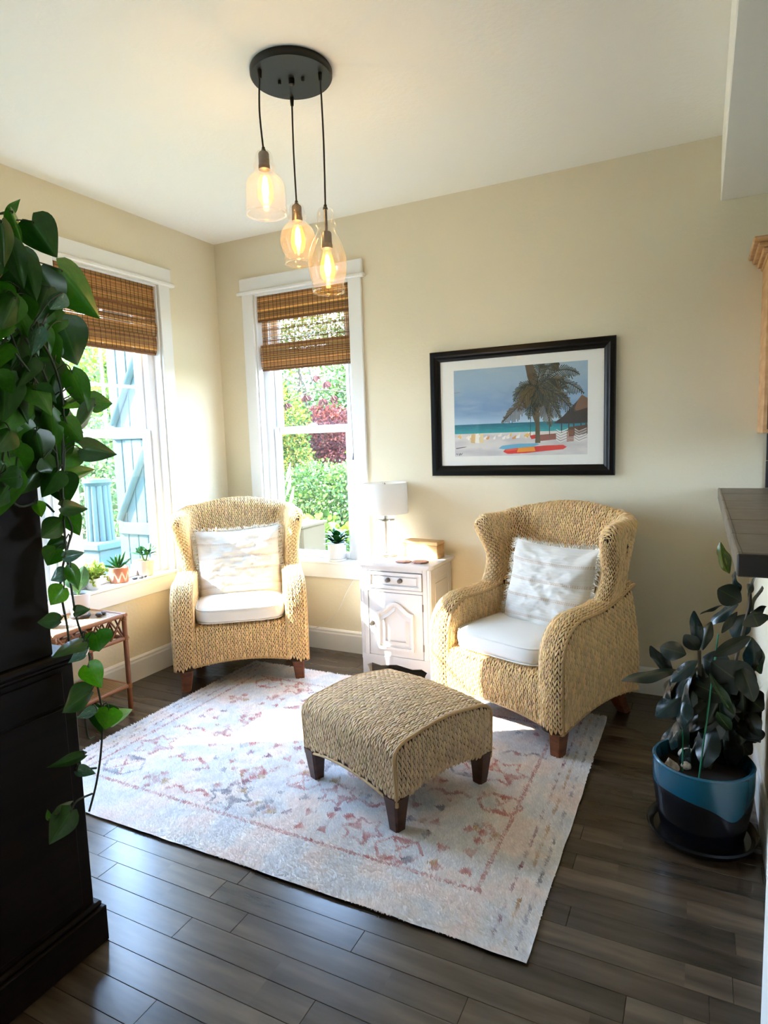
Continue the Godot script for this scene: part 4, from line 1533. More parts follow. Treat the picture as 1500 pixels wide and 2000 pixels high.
# ------------------------------------------------------------------ rug
func rug_image(w: int, h: int) -> Image:   # w along x, h along z (row 0 nearest wall_back)
	var im := Image.create_empty(w, h, false, Image.FORMAT_RGB8)
	var f := FastNoiseLite.new()
	f.seed = 77
	f.frequency = 0.010
	f.fractal_octaves = 4
	var fine := FastNoiseLite.new()
	fine.seed = 78
	fine.frequency = 0.06
	for y in h:
		for x in w:
			var a := f.get_noise_2d(x, y)
			var b := fine.get_noise_2d(x, y * 0.6)
			var c := Color(0.93, 0.90, 0.87).lerp(Color(0.86, 0.845, 0.845), clampf(a * 1.6 + 0.4, 0, 1))
			c = c.lerp(Color(0.93, 0.84, 0.80), clampf(-a * 1.5 + 0.12, 0, 0.8))
			c = c * (1.0 + 0.06 * b)
			im.set_pixel(x, y, Color(c, 1))
	var px := w / 2.13
	var worn := FastNoiseLite.new()
	worn.seed = 5
	worn.frequency = 0.05
	var coral := Color(0.74, 0.44, 0.41)
	var rose := Color(0.74, 0.52, 0.50)
	var plum := Color(0.55, 0.38, 0.42)
	var grey := Color(0.55, 0.53, 0.56)
	var tan_ := Color(0.73, 0.58, 0.43)
	var W := float(w)
	var H := float(h)
	# border lines: a dotted coral line all round, faint stripes beside the short ends
	var ins := 0.20 * px
	for e in [[Vector2(ins, ins), Vector2(W - ins * 0.7, ins)], [Vector2(ins, H - ins), Vector2(W - ins * 0.9, H - ins)], [Vector2(ins * 0.8, ins), Vector2(ins * 0.8, H - ins)], [Vector2(W - ins, ins), Vector2(W - ins, H - ins)]]:
		var a: Vector2 = e[0]
		var b: Vector2 = e[1]
		var n := int(a.distance_to(b) / (0.016 * px))
		for k in n:
			stroke(im, [a.lerp(b, float(k) / n), a.lerp(b, (k + 0.78) / n)], 0.016 * px, rose if k % 7 else coral, 0.35, worn)
	for k in 3:
		for sx in 2:
			var x := (0.035 + 0.035 * k) * px
			if sx == 1:
				x = W - x
			stroke(im, [Vector2(x, 0.03 * px), Vector2(x, H - 0.03 * px)], 0.010 * px, [grey, tan_, plum][k], 0.75, worn)
	var r := RandomNumberGenerator.new()
	r.seed = 91
	var motif := func(c: Vector2, kind: int, s: float, col: Color, col2: Color) -> void:
		var lw := 0.011 * px
		if kind == 0:   # hexagon with crossed lines and filled end triangles
			var p := []
			for k in 6:
				p.append(c + Vector2(cos(TAU * k / 6.0) * s, sin(TAU * k / 6.0) * s * 0.8))
			stroke(im, p, lw, col, 0.5, worn, true)
			stroke(im, [p[1], p[4]], lw * 0.8, col2, 0.6, worn)
			stroke(im, [p[2], p[5]], lw * 0.8, col2, 0.6, worn)
			fill_poly(im, [p[1], p[2], c + Vector2(0, s * 0.35)], col, 0.4, worn)
			fill_poly(im, [p[4], p[5], c - Vector2(0, s * 0.35)], col, 0.4, worn)
		elif kind == 1:   # checker of lozenges
			for i in 3:
				for j in 3:
					var q := c + Vector2((i - j) * s * 0.30, (i + j - 2) * s * 0.30)
					var d := s * 0.27
					fill_poly(im, [q + Vector2(0, -d), q + Vector2(d, 0), q + Vector2(0, d), q + Vector2(-d, 0)], [col, tan_, col2][(i * 2 + j) % 3], 0.45 if (i + j) % 2 == 0 else 0.75, worn)
		elif kind == 2:   # stepped line
			var p := [c + Vector2(-s, s * 0.4)]
			for k in 4:
				p.append(p[-1] + Vector2(s * 0.3, -s * 0.35 if k % 2 == 0 else s * 0.22))
				p.append(p[-1] + Vector2(s * 0.22, 0))
			stroke(im, p, lw * 1.3, col, 0.45, worn)
		elif kind == 3:   # triangles round a pale diamond
			for k in 4:
				var a := TAU * k / 4.0 + 0.6
				var q := c + Vector2(cos(a), sin(a)) * s * 0.72
				fill_poly(im, [q + Vector2(cos(a), sin(a)) * s * 0.28, q + Vector2(cos(a + 2.2), sin(a + 2.2)) * s * 0.3, q + Vector2(cos(a - 2.2), sin(a - 2.2)) * s * 0.3], col if k % 2 else col2, 0.4, worn)
		else:   # six-pointed outline
			var p := []
			for k in 12:
				var rr: float = s if k % 2 == 0 else s * 0.58
				p.append(c + Vector2(cos(TAU * k / 12.0), sin(TAU * k / 12.0)) * rr)
			stroke(im, p, lw * 0.9, col, 0.5, worn, true)
			fill_poly(im, [p[0], p[1], p[2], c], col, 0.45, worn)
			fill_poly(im, [p[6], p[7], p[8], c], col, 0.5, worn)
	var cols := [coral, rose, plum, coral, rose, grey]
	var nx := 9
	var nz := 6
	for i in nx:
		for j in nz:
			var c := Vector2((0.31 + 1.53 * i / (nx - 1.0)) * px, (0.30 + 1.00 * j / (nz - 1.0)) * px) + Vector2(r.randf_range(-1, 1), r.randf_range(-1, 1)) * 0.03 * px
			var kind: int = [0, 3, 4, 1, 2][(i * 2 + j * 3 + (i * j) % 2) % 5]
			motif.call(c, kind, r.randf_range(0.075, 0.105) * px, cols[r.randi() % 6], cols[r.randi() % 6])
	# small scattered triangles and squares
	for k in 120:
		var c := Vector2(r.randf_range(0.26, 1.86) * px, r.randf_range(0.25, 1.36) * px)
		var s := r.randf_range(0.012, 0.03) * px
		var a := r.randf_range(0, TAU)
		var p := []
		var n := 3 if k % 2 else 4
		for q in n:
			p.append(c + Vector2(cos(a + TAU * q / n), sin(a + TAU * q / n)) * s)
		fill_poly(im, p, [coral, rose, plum, grey, tan_][k % 5], 0.6, worn)
	return im


func rug() -> void:
	var root := thing("area_rug", "faded cream and rose rug with worn geometric pattern on the dark floor", "rug", Vector3(0.49, 0.0, 0.405))
	var sx := 2.13
	var sz := 1.60
	var w := 852
	var h := 640
	var im := rug_image(w, h)
	var m := mat("rug_weave", Color.WHITE, 0.95)
	m.albedo_texture = ImageTexture.create_from_image(im)
	var f := FastNoiseLite.new()
	f.frequency = 3.0
	var s := S.new()
	s.grid(90, 70, func(u, v):
		var x: float = u * sx
		var z: float = v * sz
		return Vector3(x + 0.006 * f.get_noise_2d(z, 3.0), 0.0085 + 0.0012 * f.get_noise_2d(x, z), z + 0.006 * f.get_noise_2d(x, 9.0)), false, true)
	obj("weave", s, m, root)
	s = S.new()
	s.bx(Vector3(0.004, 0.0003, 0.004), Vector3(sx - 0.004, 0.006, sz - 0.004), 0.002)
	obj("backing", s, mat("rug_backing", rgb(34, 30, 34), 0.9), root)
	# pile: short leaning tufts
	var t := S.new()
	t.quad(Vector3(-0.5, 0, 0), Vector3(0.5, 0, 0), Vector3(0.35, 0.6, 0.25), Vector3(-0.35, 0.6, 0.25), Vector3(0, 0, -1))
	t.quad(Vector3(-0.35, 0.6, 0.25), Vector3(0.35, 0.6, 0.25), Vector3(0.1, 1.0, 0.7), Vector3(-0.1, 1.0, 0.7), Vector3(0, 0, -1))
	for i in t.n.size():
		t.n[i] = Vector3(0, 1, -0.35).normalized()
	var where := []
	var cols := []
	var r := RandomNumberGenerator.new()
	r.seed = 4
	var lean := FastNoiseLite.new()
	lean.frequency = 2.2
	for k in 150000:
		var x := r.randf() * sx
		var z := r.randf() * sz
		var a := -2.2 + 1.3 * lean.get_noise_2d(x, z) + r.randfn() * 0.5
		var b := Basis(Vector3.UP, a)
		var q := r.randf_range(0.7, 1.3)
		where.append(Transform3D(b.scaled_local(Vector3(0.0042 * q, 0.0052 * q, 0.0105 * q)), Vector3(x, 0.0078, z)))
		var c := im.get_pixel(clampi(int(x / sx * w), 0, w - 1), clampi(int(z / sz * h), 0, h - 1)).srgb_to_linear()
		var g := r.randf_range(0.88, 1.14)
		cols.append(Color(c.r * g, c.g * g, c.b * g))
	var pm := mat("rug_pile", Color.WHITE, 0.95)
	pm.vertex_color_use_as_albedo = true
	many("pile", t, pm, where, cols, root)


# ------------------------------------------------------------------ white cabinet
func arch_outline(x0: float, x1: float, y0: float, y1: float, rise: float) -> PackedVector2Array:
	var p := PackedVector2Array([Vector2(x0, y0), Vector2(x1, y0), Vector2(x1, y1)])
	for k in range(1, 20):
		var t := k / 20.0
		var x := lerpf(x1, x0, t)
		var q := absf(t - 0.5) * 2.0
		# an ogee: shoulders, then a hump
		p.append(Vector2(x, y1 + rise * (0.5 + 0.5 * cos(PI * clampf(q, 0, 1)))))
	p.append(Vector2(x0, y1))
	return p


func rim_of(outer: PackedVector2Array, inner: PackedVector2Array, s: S, z0: float, z1: float) -> void:
	for k in outer.size():
		var j := (k + 1) % outer.size()
		var a := outer[k]
		var b := outer[j]
		var c := inner[k]
		var d := inner[j]
		var mid := (a + b) * 0.5
		var inw := (c + d) * 0.5 - mid
		s.quad(Vector3(a.x, a.y, z0), Vector3(b.x, b.y, z0), Vector3(b.x, b.y, z1), Vector3(a.x, a.y, z1), Vector3(-inw.x, -inw.y, 0))
		s.quad(Vector3(c.x, c.y, z0), Vector3(d.x, d.y, z0), Vector3(d.x, d.y, z1), Vector3(c.x, c.y, z1), Vector3(inw.x, inw.y, 0))
		s.quad(Vector3(a.x, a.y, z1), Vector3(b.x, b.y, z1), Vector3(d.x, d.y, z1), Vector3(c.x, c.y, z1), Vector3(0, 0, 1))


func shrink(p: PackedVector2Array, c: Vector2, d: float) -> PackedVector2Array:
	var o := PackedVector2Array()
	var n := p.size()
	for k in n:
		var a := p[(k + n - 1) % n]
		var b := p[(k + 1) % n]
		var t := (b - p[k]).normalized() + (p[k] - a).normalized()
		var nn := Vector2(-t.y, t.x).normalized()
		if nn.dot(c - p[k]) < 0.0:
			nn = -nn
		var cs := maxf(0.5, absf(nn.dot(Vector2(-(b - p[k]).y, (b - p[k]).x).normalized())))
		o.append(p[k] + nn * d / cs)
	return o


func knob(s: S, at: Vector3, r := 0.013) -> void:
	var bk := s.xf
	s.xf = bk * Transform3D(Basis(Vector3.RIGHT, PI / 2), at)
	s.lathe([Vector2(0.0, 0.026), Vector2(r * 0.7, 0.024), Vector2(r, 0.018), Vector2(r * 0.9, 0.013), Vector2(r * 0.45, 0.009), Vector2(r * 0.45, 0.003), Vector2(r * 1.1, 0.002), Vector2(r * 1.15, 0.0)], 18)
	s.xf = bk


func bedside_cabinet() -> void:
	var white := mat("cabinet_white", rgb(206, 205, 206), 0.5)
	var root := thing("side_cabinet", "small white cabinet with arched panel door and one drawer between the armchairs", "cabinet", Vector3(1.462, 0.0, 0.03))
	var w := 0.218   # half width
	var d := 0.32
	var s := S.new()
	# carcass: sides as frames, top, back, bottom
	s.bx(Vector3(-w, 0.105, 0.0), Vector3(-w + 0.018, 0.662, d), 0.003)
	s.bx(Vector3(w - 0.018, 0.105, 0.0), Vector3(w, 0.662, d), 0.003)
	s.bx(Vector3(-w + 0.018, 0.105, 0.0), Vector3(w - 0.018, 0.662, 0.012), 0.0)
	s.bx(Vector3(-w + 0.018, 0.125, 0.012), Vector3(w - 0.018, 0.14, d - 0.02), 0.0)
	s.bx(Vector3(-w + 0.018, 0.65, 0.012), Vector3(w - 0.018, 0.662, d - 0.002), 0.0)
	# face frame
	s.bx(Vector3(-w + 0.0181, 0.105, d - 0.022), Vector3(-w + 0.045, 0.662, d), 0.002)
	s.bx(Vector3(w - 0.045, 0.105, d - 0.022), Vector3(w - 0.0181, 0.662, d), 0.002)
	s.bx(Vector3(-w + 0.045, 0.640, d - 0.022), Vector3(w - 0.045, 0.662, d), 0.002)
	s.bx(Vector3(-w + 0.045, 0.520, d - 0.022), Vector3(w - 0.045, 0.538, d), 0.002)
	obj("body", s, white, root)
	# raised frames on the two sides
	for sg in [-1.0, 1.0]:
		s = S.new()
		var x0: float = sg * w
		var x1: float = sg * (w + 0.006)
		s.bx(Vector3(x0, 0.11, 0.002), Vector3(x1, 0.66, 0.045), 0.002)
		s.bx(Vector3(x0, 0.11, d - 0.045), Vector3(x1, 0.66, d - 0.001), 0.002)
		s.bx(Vector3(x0, 0.60, 0.045), Vector3(x1, 0.66, d - 0.045), 0.002)
		s.bx(Vector3(x0, 0.11, 0.045), Vector3(x1, 0.17, d - 0.045), 0.002)
		var fr := obj("side_frame", s, white, root)
		s = S.new()
		s.bx(Vector3(sg * (w - 0.002), 0.195, 0.07), Vector3(sg * (w + 0.004), 0.575, d - 0.07), 0.004)
		obj("side_panel", s, white, fr)
	# top with moulded edge and cut front corners
	s = S.new()
	for q in [[0.662, 0.668, 0.010], [0.668, 0.675, 0.018], [0.675, 0.691, 0.028]]:
		var e: float = q[2]
		var c := 0.022
		s.xf = Transform3D(Basis(Vector3.RIGHT, Vector3(0, 0, 1), Vector3(0, -1, 0)), Vector3(0, 0, 0))
		s.prism(PackedVector2Array([Vector2(-w - e, -0.005), Vector2(w + e, -0.005), Vector2(w + e, d + e - c), Vector2(w + e - c * 0.35, d + e - c * 0.35), Vector2(w + e - c, d + e), Vector2(-w - e + c, d + e), Vector2(-w - e + c * 0.35, d + e - c * 0.35), Vector2(-w - e, d + e - c)]), -q[0], -q[1])
	s.xf = Transform3D.IDENTITY
	obj("top", s, white, root)
	# drawer
	s = S.new()
	var x := w - 0.049
	s.bx(Vector3(-x, 0.5415, d - 0.02), Vector3(x, 0.6365, d - 0.004), 0.002)
	var o1 := PackedVector2Array([Vector2(-x, 0.5415), Vector2(x, 0.5415), Vector2(x, 0.6365), Vector2(-x, 0.6365)])
	rim_of(o1, shrink(o1, Vector2(0, 0.59), 0.018), s, d - 0.004, d + 0.006)
	s.bx(Vector3(-x + 0.03, 0.566, d - 0.005), Vector3(x - 0.03, 0.612, d + 0.001), 0.003)
	var dr := obj("drawer", s, white, root)
	for kx in [-0.038, 0.038]:
		s = S.new()
		knob(s, Vector3(kx, 0.592, d + 0.0005), 0.0125)
		obj("knob", s, M.pewter, dr)
	# door with an arched raised panel
	s = S.new()
	s.bx(Vector3(-x, 0.143, d - 0.02), Vector3(x, 0.517, d - 0.002), 0.003)
	var door := obj("door", s, white, root)
	s = S.new()
	var ao := arch_outline(-0.115, 0.115, 0.185, 0.405, 0.062)
	var cc := Vector2(0, 0.30)
	rim_of(ao, shrink(ao, cc, 0.016), s, d - 0.002, d + 0.010)
	var ai := shrink(ao, cc, 0.030)
	var aj := shrink(ao, cc, 0.050)
	for k in ai.size():
		var j := (k + 1) % ai.size()
		s.quad(Vector3(ai[k].x, ai[k].y, d - 0.002), Vector3(ai[j].x, ai[j].y, d - 0.002), Vector3(aj[j].x, aj[j].y, d + 0.006), Vector3(aj[k].x, aj[k].y, d + 0.006), Vector3(ai[k].x, ai[k].y - 0.3, 0.02))
	var tr := Geometry2D.triangulate_polygon(aj)
	for k in range(0, tr.size(), 3):
		s.tri(Vector3(aj[tr[k]].x, aj[tr[k]].y, d + 0.006), Vector3(aj[tr[k + 1]].x, aj[tr[k + 1]].y, d + 0.006), Vector3(aj[tr[k + 2]].x, aj[tr[k + 2]].y, d + 0.006), Vector3(0, 0, 1))
	obj("raised_panel", s, white, door)
	s = S.new()
	knob(s, Vector3(-0.147, 0.33, d - 0.001), 0.013)
	obj("knob", s, M.pewter, door)
	for y in [0.215, 0.445]:
		s = S.new()
		s.tube([Vector3(x + 0.004, y - 0.02, d + 0.001), Vector3(x + 0.004, y + 0.02, d + 0.001)], 0.004, 8)
		obj("hinge", s, M.pewter, door)
	# scalloped bottom rail and bracket feet
	s = S.new()
	var p := PackedVector2Array([Vector2(-w, 0.142), Vector2(-w, 0.0)])
	p.append(Vector2(-w + 0.028, 0.0))
	for k in 9:
		var t := k / 8.0
		p.append(Vector2(-w + 0.028 + 0.016 * sin(t * PI), 0.075 * t))
	p.append(Vector2(-w + 0.062, 0.092))
	p.append(Vector2(-0.10, 0.082))
	p.append(Vector2(0.0, 0.098))
	p.append(Vector2(0.10, 0.082))
	p.append(Vector2(w - 0.062, 0.092))
	for k in 9:
		var t := 1.0 - k / 8.0
		p.append(Vector2(w - 0.028 - 0.016 * sin(t * PI), 0.075 * t))
	p.append_array([Vector2(w - 0.028, 0.0), Vector2(w, 0.0), Vector2(w, 0.142)])
	s.prism(p, d - 0.022, d + 0.003)
	obj("bottom_rail", s, white, root)
	for sx in [-1.0, 1.0]:
		for z in [0.004, d - 0.05]:
			s = S.new()
			s.bx(Vector3(sx * w - sx * 0.032, 0.0, z), Vector3(sx * w - sx * 0.001, 0.106, z + 0.027), 0.004)
			obj("leg", s, white, root)
	# box and coasters on top
	var top := 0.691
	var bx_ := thing("wooden_box", "long pale wooden keepsake box on the white cabinet", "box", Vector3(1.545, top, 0.115), deg_to_rad(-7.5))
	s = S.new()
	s.bx(Vector3(-0.118, 0.0, -0.042), Vector3(0.118, 0.078, 0.042), 0.003)
	obj("body", s, M.pale_wood, bx_)
	s = S.new()
	s.bx(Vector3(-0.12, 0.0785, -0.044), Vector3(0.12, 0.100, 0.044), 0.004)
	obj("lid", s, M.pale_wood, bx_)
	var oct := PackedVector2Array()
	for k in 8:
		oct.append(Vector2(cos(TAU * (k + 0.5) / 8) * 0.047, sin(TAU * (k + 0.5) / 8) * 0.047))
	var stone := mat("coaster_stone", Color.WHITE, 0.6)
	stone.albedo_texture = noise_tex(0.06, [rgb(120, 76, 70), rgb(170, 120, 110), rgb(140, 96, 92)], 128, 128, 4, 60)
	stone.uv1_triplanar = true
	stone.uv1_scale = Vector3(6, 6, 6)
	for k in 2:
		s = S.new()
		s.xf = Transform3D(Basis(Vector3.RIGHT, -PI / 2), Vector3.ZERO)
		s.prism(oct, 0.0, 0.009 if k == 0 else 0.006)
		var o := obj("coaster", s, stone)
		o.position = Vector3(1.600, top + 0.0002, 0.292) if k == 0 else Vector3(1.500, top + 0.0002, 0.300)
		tag(o, ["reddish eight-sided stone coaster at front right corner of the white cabinet", "thin pale red coaster in the sunlight on the white cabinet"][k], "coaster", "stone coasters")


func table_lamp() -> void:
	var root := thing("table_lamp", "table lamp with white drum shade and clear glass body on the cabinet", "lamp", Vector3(1.318, 0.691, 0.150))
	var shade_m := mat("lamp_linen", rgb(238, 236, 230), 0.9)
	shade_m.backlight_enabled = true
	shade_m.backlight = Color(0.5, 0.5, 0.48)
	var s := S.new()
	var y0 := 0.258
	var y1 := 0.440
	s.lathe([Vector2(0.137, y0), Vector2(0.1385, y0 + 0.004), Vector2(0.134, y1 - 0.004), Vector2(0.133, y1), Vector2(0.131, y1), Vector2(0.1345, y0), Vector2(0.137, y0)], 56)
	obj("shade", s, shade_m, root)
	s = S.new()
	for k in 3:
		var a := TAU * k / 3
		s.tube([Vector3(0, y1 - 0.03, 0), Vector3(cos(a) * 0.132, y1 - 0.01, sin(a) * 0.132)], 0.0018, 6)
	s.tube([Vector3(0, 0.22, 0), Vector3(0, y1 - 0.02, 0)], 0.005, 10)
	s.lathe([Vector2(0.001, y1 + 0.002), Vector2(0.006, y1 - 0.004), Vector2(0.007, y1 - 0.016), Vector2(0.001, y1 - 0.02)], 14)
	obj("harp", s, M.steel, root)
	s = S.new()
	s.lathe([Vector2(0.001, 0.318), Vector2(0.016, 0.318), Vector2(0.017, 0.262), Vector2(0.012, 0.250), Vector2(0.001, 0.250)], 18)
	obj("socket", s, M.steel, root)
	s = S.new()
	s.lathe([Vector2(0.0, 0.405), Vector2(0.018, 0.396), Vector2(0.029, 0.372), Vector2(0.026, 0.350), Vector2(0.014, 0.330), Vector2(0.013, 0.319)], 20)
	obj("bulb", s, mat("bulb_white", rgb(240, 240, 236), 0.3), root)
	var g := mat("clear_glass", Color(0.95, 0.97, 0.97, 0.06), 0.02)
	g.transparency = BaseMaterial3D.TRANSPARENCY_ALPHA
	s = S.new()
	s.lathe([Vector2(0.058, 0.018), Vector2(0.058, 0.214), Vector2(0.054, 0.218), Vector2(0.054, 0.018)], 40)
	obj("glass_body", s, g, root)
	s = S.new()
	s.lathe([Vector2(0.001, 0.226), Vector2(0.052, 0.226), Vector2(0.058, 0.223), Vector2(0.059, 0.217), Vector2(0.052, 0.214), Vector2(0.001, 0.214)], 36)
	s.lathe([Vector2(0.001, 0.252), Vector2(0.012, 0.25), Vector2(0.014, 0.228), Vector2(0.001, 0.227)], 18)
	obj("cap", s, M.steel, root)
	s = S.new()
	s.tube([Vector3(0, 0.018, 0), Vector3(0, 0.215, 0)], 0.0095, 14)
	obj("rod", s, mat("warm_metal", rgb(206, 186, 168), 0.3, 0.8), root)
	s = S.new()
	s.lathe([Vector2(0.001, 0.018), Vector2(0.044, 0.018), Vector2(0.050, 0.016), Vector2(0.062, 0.012), Vector2(0.064, 0.006), Vector2(0.062, 0.0), Vector2(0.001, 0.0)], 40)
	obj("base", s, M.warm_metal, root)
	s = S.new()
	var pts := []
	for q in [Vector3(-0.055, 0.004, -0.02), Vector3(-0.12, 0.003, -0.06), Vector3(-0.145, 0.0, -0.135), Vector3(-0.20, -0.06, -0.143), Vector3(-0.35, -0.25, -0.143), Vector3(-0.46, -0.44, -0.142), Vector3(-0.60, -0.545, -0.125), Vector3(-0.68, -0.555, -0.125)]:
		pts.append(q)
	s.tube(spline(pts, 6), 0.0025, 6)
	obj("cord", s, mat("cord_white", rgb(216, 212, 204), 0.5), root)


# ------------------------------------------------------------------ pendant lamp
func pendant() -> void:
	var root := thing("pendant_light", "ceiling lamp with black round plate and three hanging amber glass shades", "lamp", Vector3(1.622, 2.74, 1.415))
	var s := S.new()
	s.lathe([Vector2(0.001, 0.0), Vector2(0.148, 0.0), Vector2(0.150, -0.004), Vector2(0.150, -0.022), Vector2(0.146, -0.028), Vector2(0.001, -0.030)], 64)
	s.n.size()
	obj("ceiling_plate", s, M.black_metal, root)
	for q in [[Vector3(0, -0.029, 0), 0.011, 0.02], [Vector3(-0.045, -0.029, 0.012), 0.006, 0.01], [Vector3(0.04, -0.029, -0.014), 0.006, 0.01]]:
		s = S.new()
		s.lathe([Vector2(0.001, 0), Vector2(q[1], 0), Vector2(q[1], -q[2]), Vector2(q[1] * 0.7, -q[2] - 0.003), Vector2(0.001, -q[2] - 0.004)], 14, q[0])
		obj("screw", s, M.black_metal, root)
	var amber := mat("amber_glass", Color(0.80, 0.66, 0.20, 0.05), 0.02)
	amber.transparency = BaseMaterial3D.TRANSPARENCY_ALPHA
	var bulb_g := mat("bulb_amber", Color(0.90, 0.66, 0.20, 0.05), 0.02)
	bulb_g.transparency = BaseMaterial3D.TRANSPARENCY_ALPHA
	var glow := mat("filament_glow", rgb(255, 214, 140), 0.5)
	glow.emission_enabled = true
	glow.emission = Color(1.0, 0.78, 0.42)
	glow.emission_energy_multiplier = 15.0
	# outside profile from the neck down (radius, height below the cord end)
	var shapes := [
		[[0.012, 0.0], [0.026, -0.010], [0.033, -0.030], [0.033, -0.040], [0.038, -0.052], [0.038, -0.066], [0.034, -0.072], [0.040, -0.082], [0.058, -0.100], [0.068, -0.118], [0.071, -0.150], [0.072, -0.195], [0.074, -0.202], [0.074, -0.218], [0.070, -0.224]],
		[[0.012, 0.0], [0.026, -0.010], [0.032, -0.030], [0.032, -0.042], [0.038, -0.052], [0.033, -0.064], [0.038, -0.076], [0.060, -0.100], [0.070, -0.130], [0.070, -0.150], [0.062, -0.180], [0.054, -0.198], [0.057, -0.210], [0.058, -0.222], [0.053, -0.232]],
		[[0.012, 0.0], [0.026, -0.008], [0.032, -0.030], [0.032, -0.050], [0.038, -0.062], [0.032, -0.074], [0.036, -0.090], [0.054, -0.125], [0.068, -0.165], [0.072, -0.205], [0.067, -0.245], [0.058, -0.275], [0.060, -0.285], [0.061, -0.296], [0.056, -0.304]]]
	var spots := [Vector3(-0.068, 0, 0.101), Vector3(-0.075, 0, -0.110), Vector3(0.111, 0, -0.020)]
	var drop := [-0.299, -0.418, -0.495]
	var sock := [-0.006, -0.006, -0.085]
	for k in 3:
		var p: Vector3 = spots[k]
		var y: float = drop[k]
		s = S.new()
		s.lathe([Vector2(0.001, 0.0), Vector2(0.008, -0.002), Vector2(0.006, -0.028), Vector2(0.001, -0.030)], 12, p + Vector3(0, -0.028, 0))
		var mid := p + Vector3(0.006 * (k - 1), (y - 0.03) * 0.5, 0.004)
		s.tube(spline([p + Vector3(0, -0.03, 0), mid, p + Vector3(0, y, 0)], 8), 0.0034, 8)
		s.lathe([Vector2(0.001, 0.012), Vector2(0.005, 0.010), Vector2(0.008, 0.0), Vector2(0.010, -0.006), Vector2(0.001, -0.008)], 12, p + Vector3(0, y, 0))
		obj("cord", s, M.black_metal, root)
		var pr := []
		for q in shapes[k]:
			pr.append(Vector2(q[0], q[1]))
		# round the outline off
		var fine := []
		for j in pr.size() - 1:
			var a: Vector2 = pr[maxi(j - 1, 0)]
			var d: Vector2 = pr[mini(j + 2, pr.size() - 1)]
			for i in 4:
				fine.append(pr[j].cubic_interpolate(pr[j + 1], a, d, i / 4.0))
		fine.append(pr[-1])
		s = S.new()
		s.lathe(fine, 44, p + Vector3(0, y, 0))
		# the thick rolled lip
		var lip := []
		var e: Vector2 = pr[-1]
		for i in 41:
			var an := TAU * i / 40
			lip.append(p + Vector3(cos(an) * e.x, y + e.y, sin(an) * e.x))
		s.tube(lip, 0.0032, 7, false)
		obj("glass_shade", s, amber, root)
		var sy: float = y + sock[k]
		s = S.new()
		if k == 2:
			s.tube([p + Vector3(0, y - 0.004, 0), p + Vector3(0, sy, 0)], 0.006, 10)
		s.lathe([Vector2(0.001, 0.0), Vector2(0.016, -0.002), Vector2(0.0195, -0.008), Vector2(0.0195, -0.046), Vector2(0.021, -0.047), Vector2(0.021, -0.062), Vector2(0.001, -0.064)], 20, p + Vector3(0, sy, 0))
		obj("socket", s, M.pewter, root)
		s = S.new()
		s.lathe([Vector2(0.013, -0.060), Vector2(0.015, -0.075), Vector2(0.024, -0.105), Vector2(0.030, -0.135), Vector2(0.027, -0.165), Vector2(0.016, -0.182), Vector2(0.0, -0.187)], 24, p + Vector3(0, sy, 0))
		var bulb := obj("bulb", s, bulb_g, root)
		s = S.new()
		s.lathe([Vector2(0.0, -0.082), Vector2(0.007, -0.090), Vector2(0.011, -0.115), Vector2(0.012, -0.140), Vector2(0.006, -0.160), Vector2(0.0, -0.162)], 16, p + Vector3(0, sy, 0))
		obj("filament", s, glow, bulb)
		var l := OmniLight3D.new()
		l.name = "bulb_light_%d" % (k + 1)
		l.light_color = Color(1.0, 0.80, 0.52)
		l.light_energy = 0.008
		l.light_size = 0.012
		l.omni_range = 8.0
		l.omni_attenuation = 2.0
		l.shadow_enabled = true
		l.position = root.position + p + Vector3(0, sy - 0.125, 0)
		add_child(l)


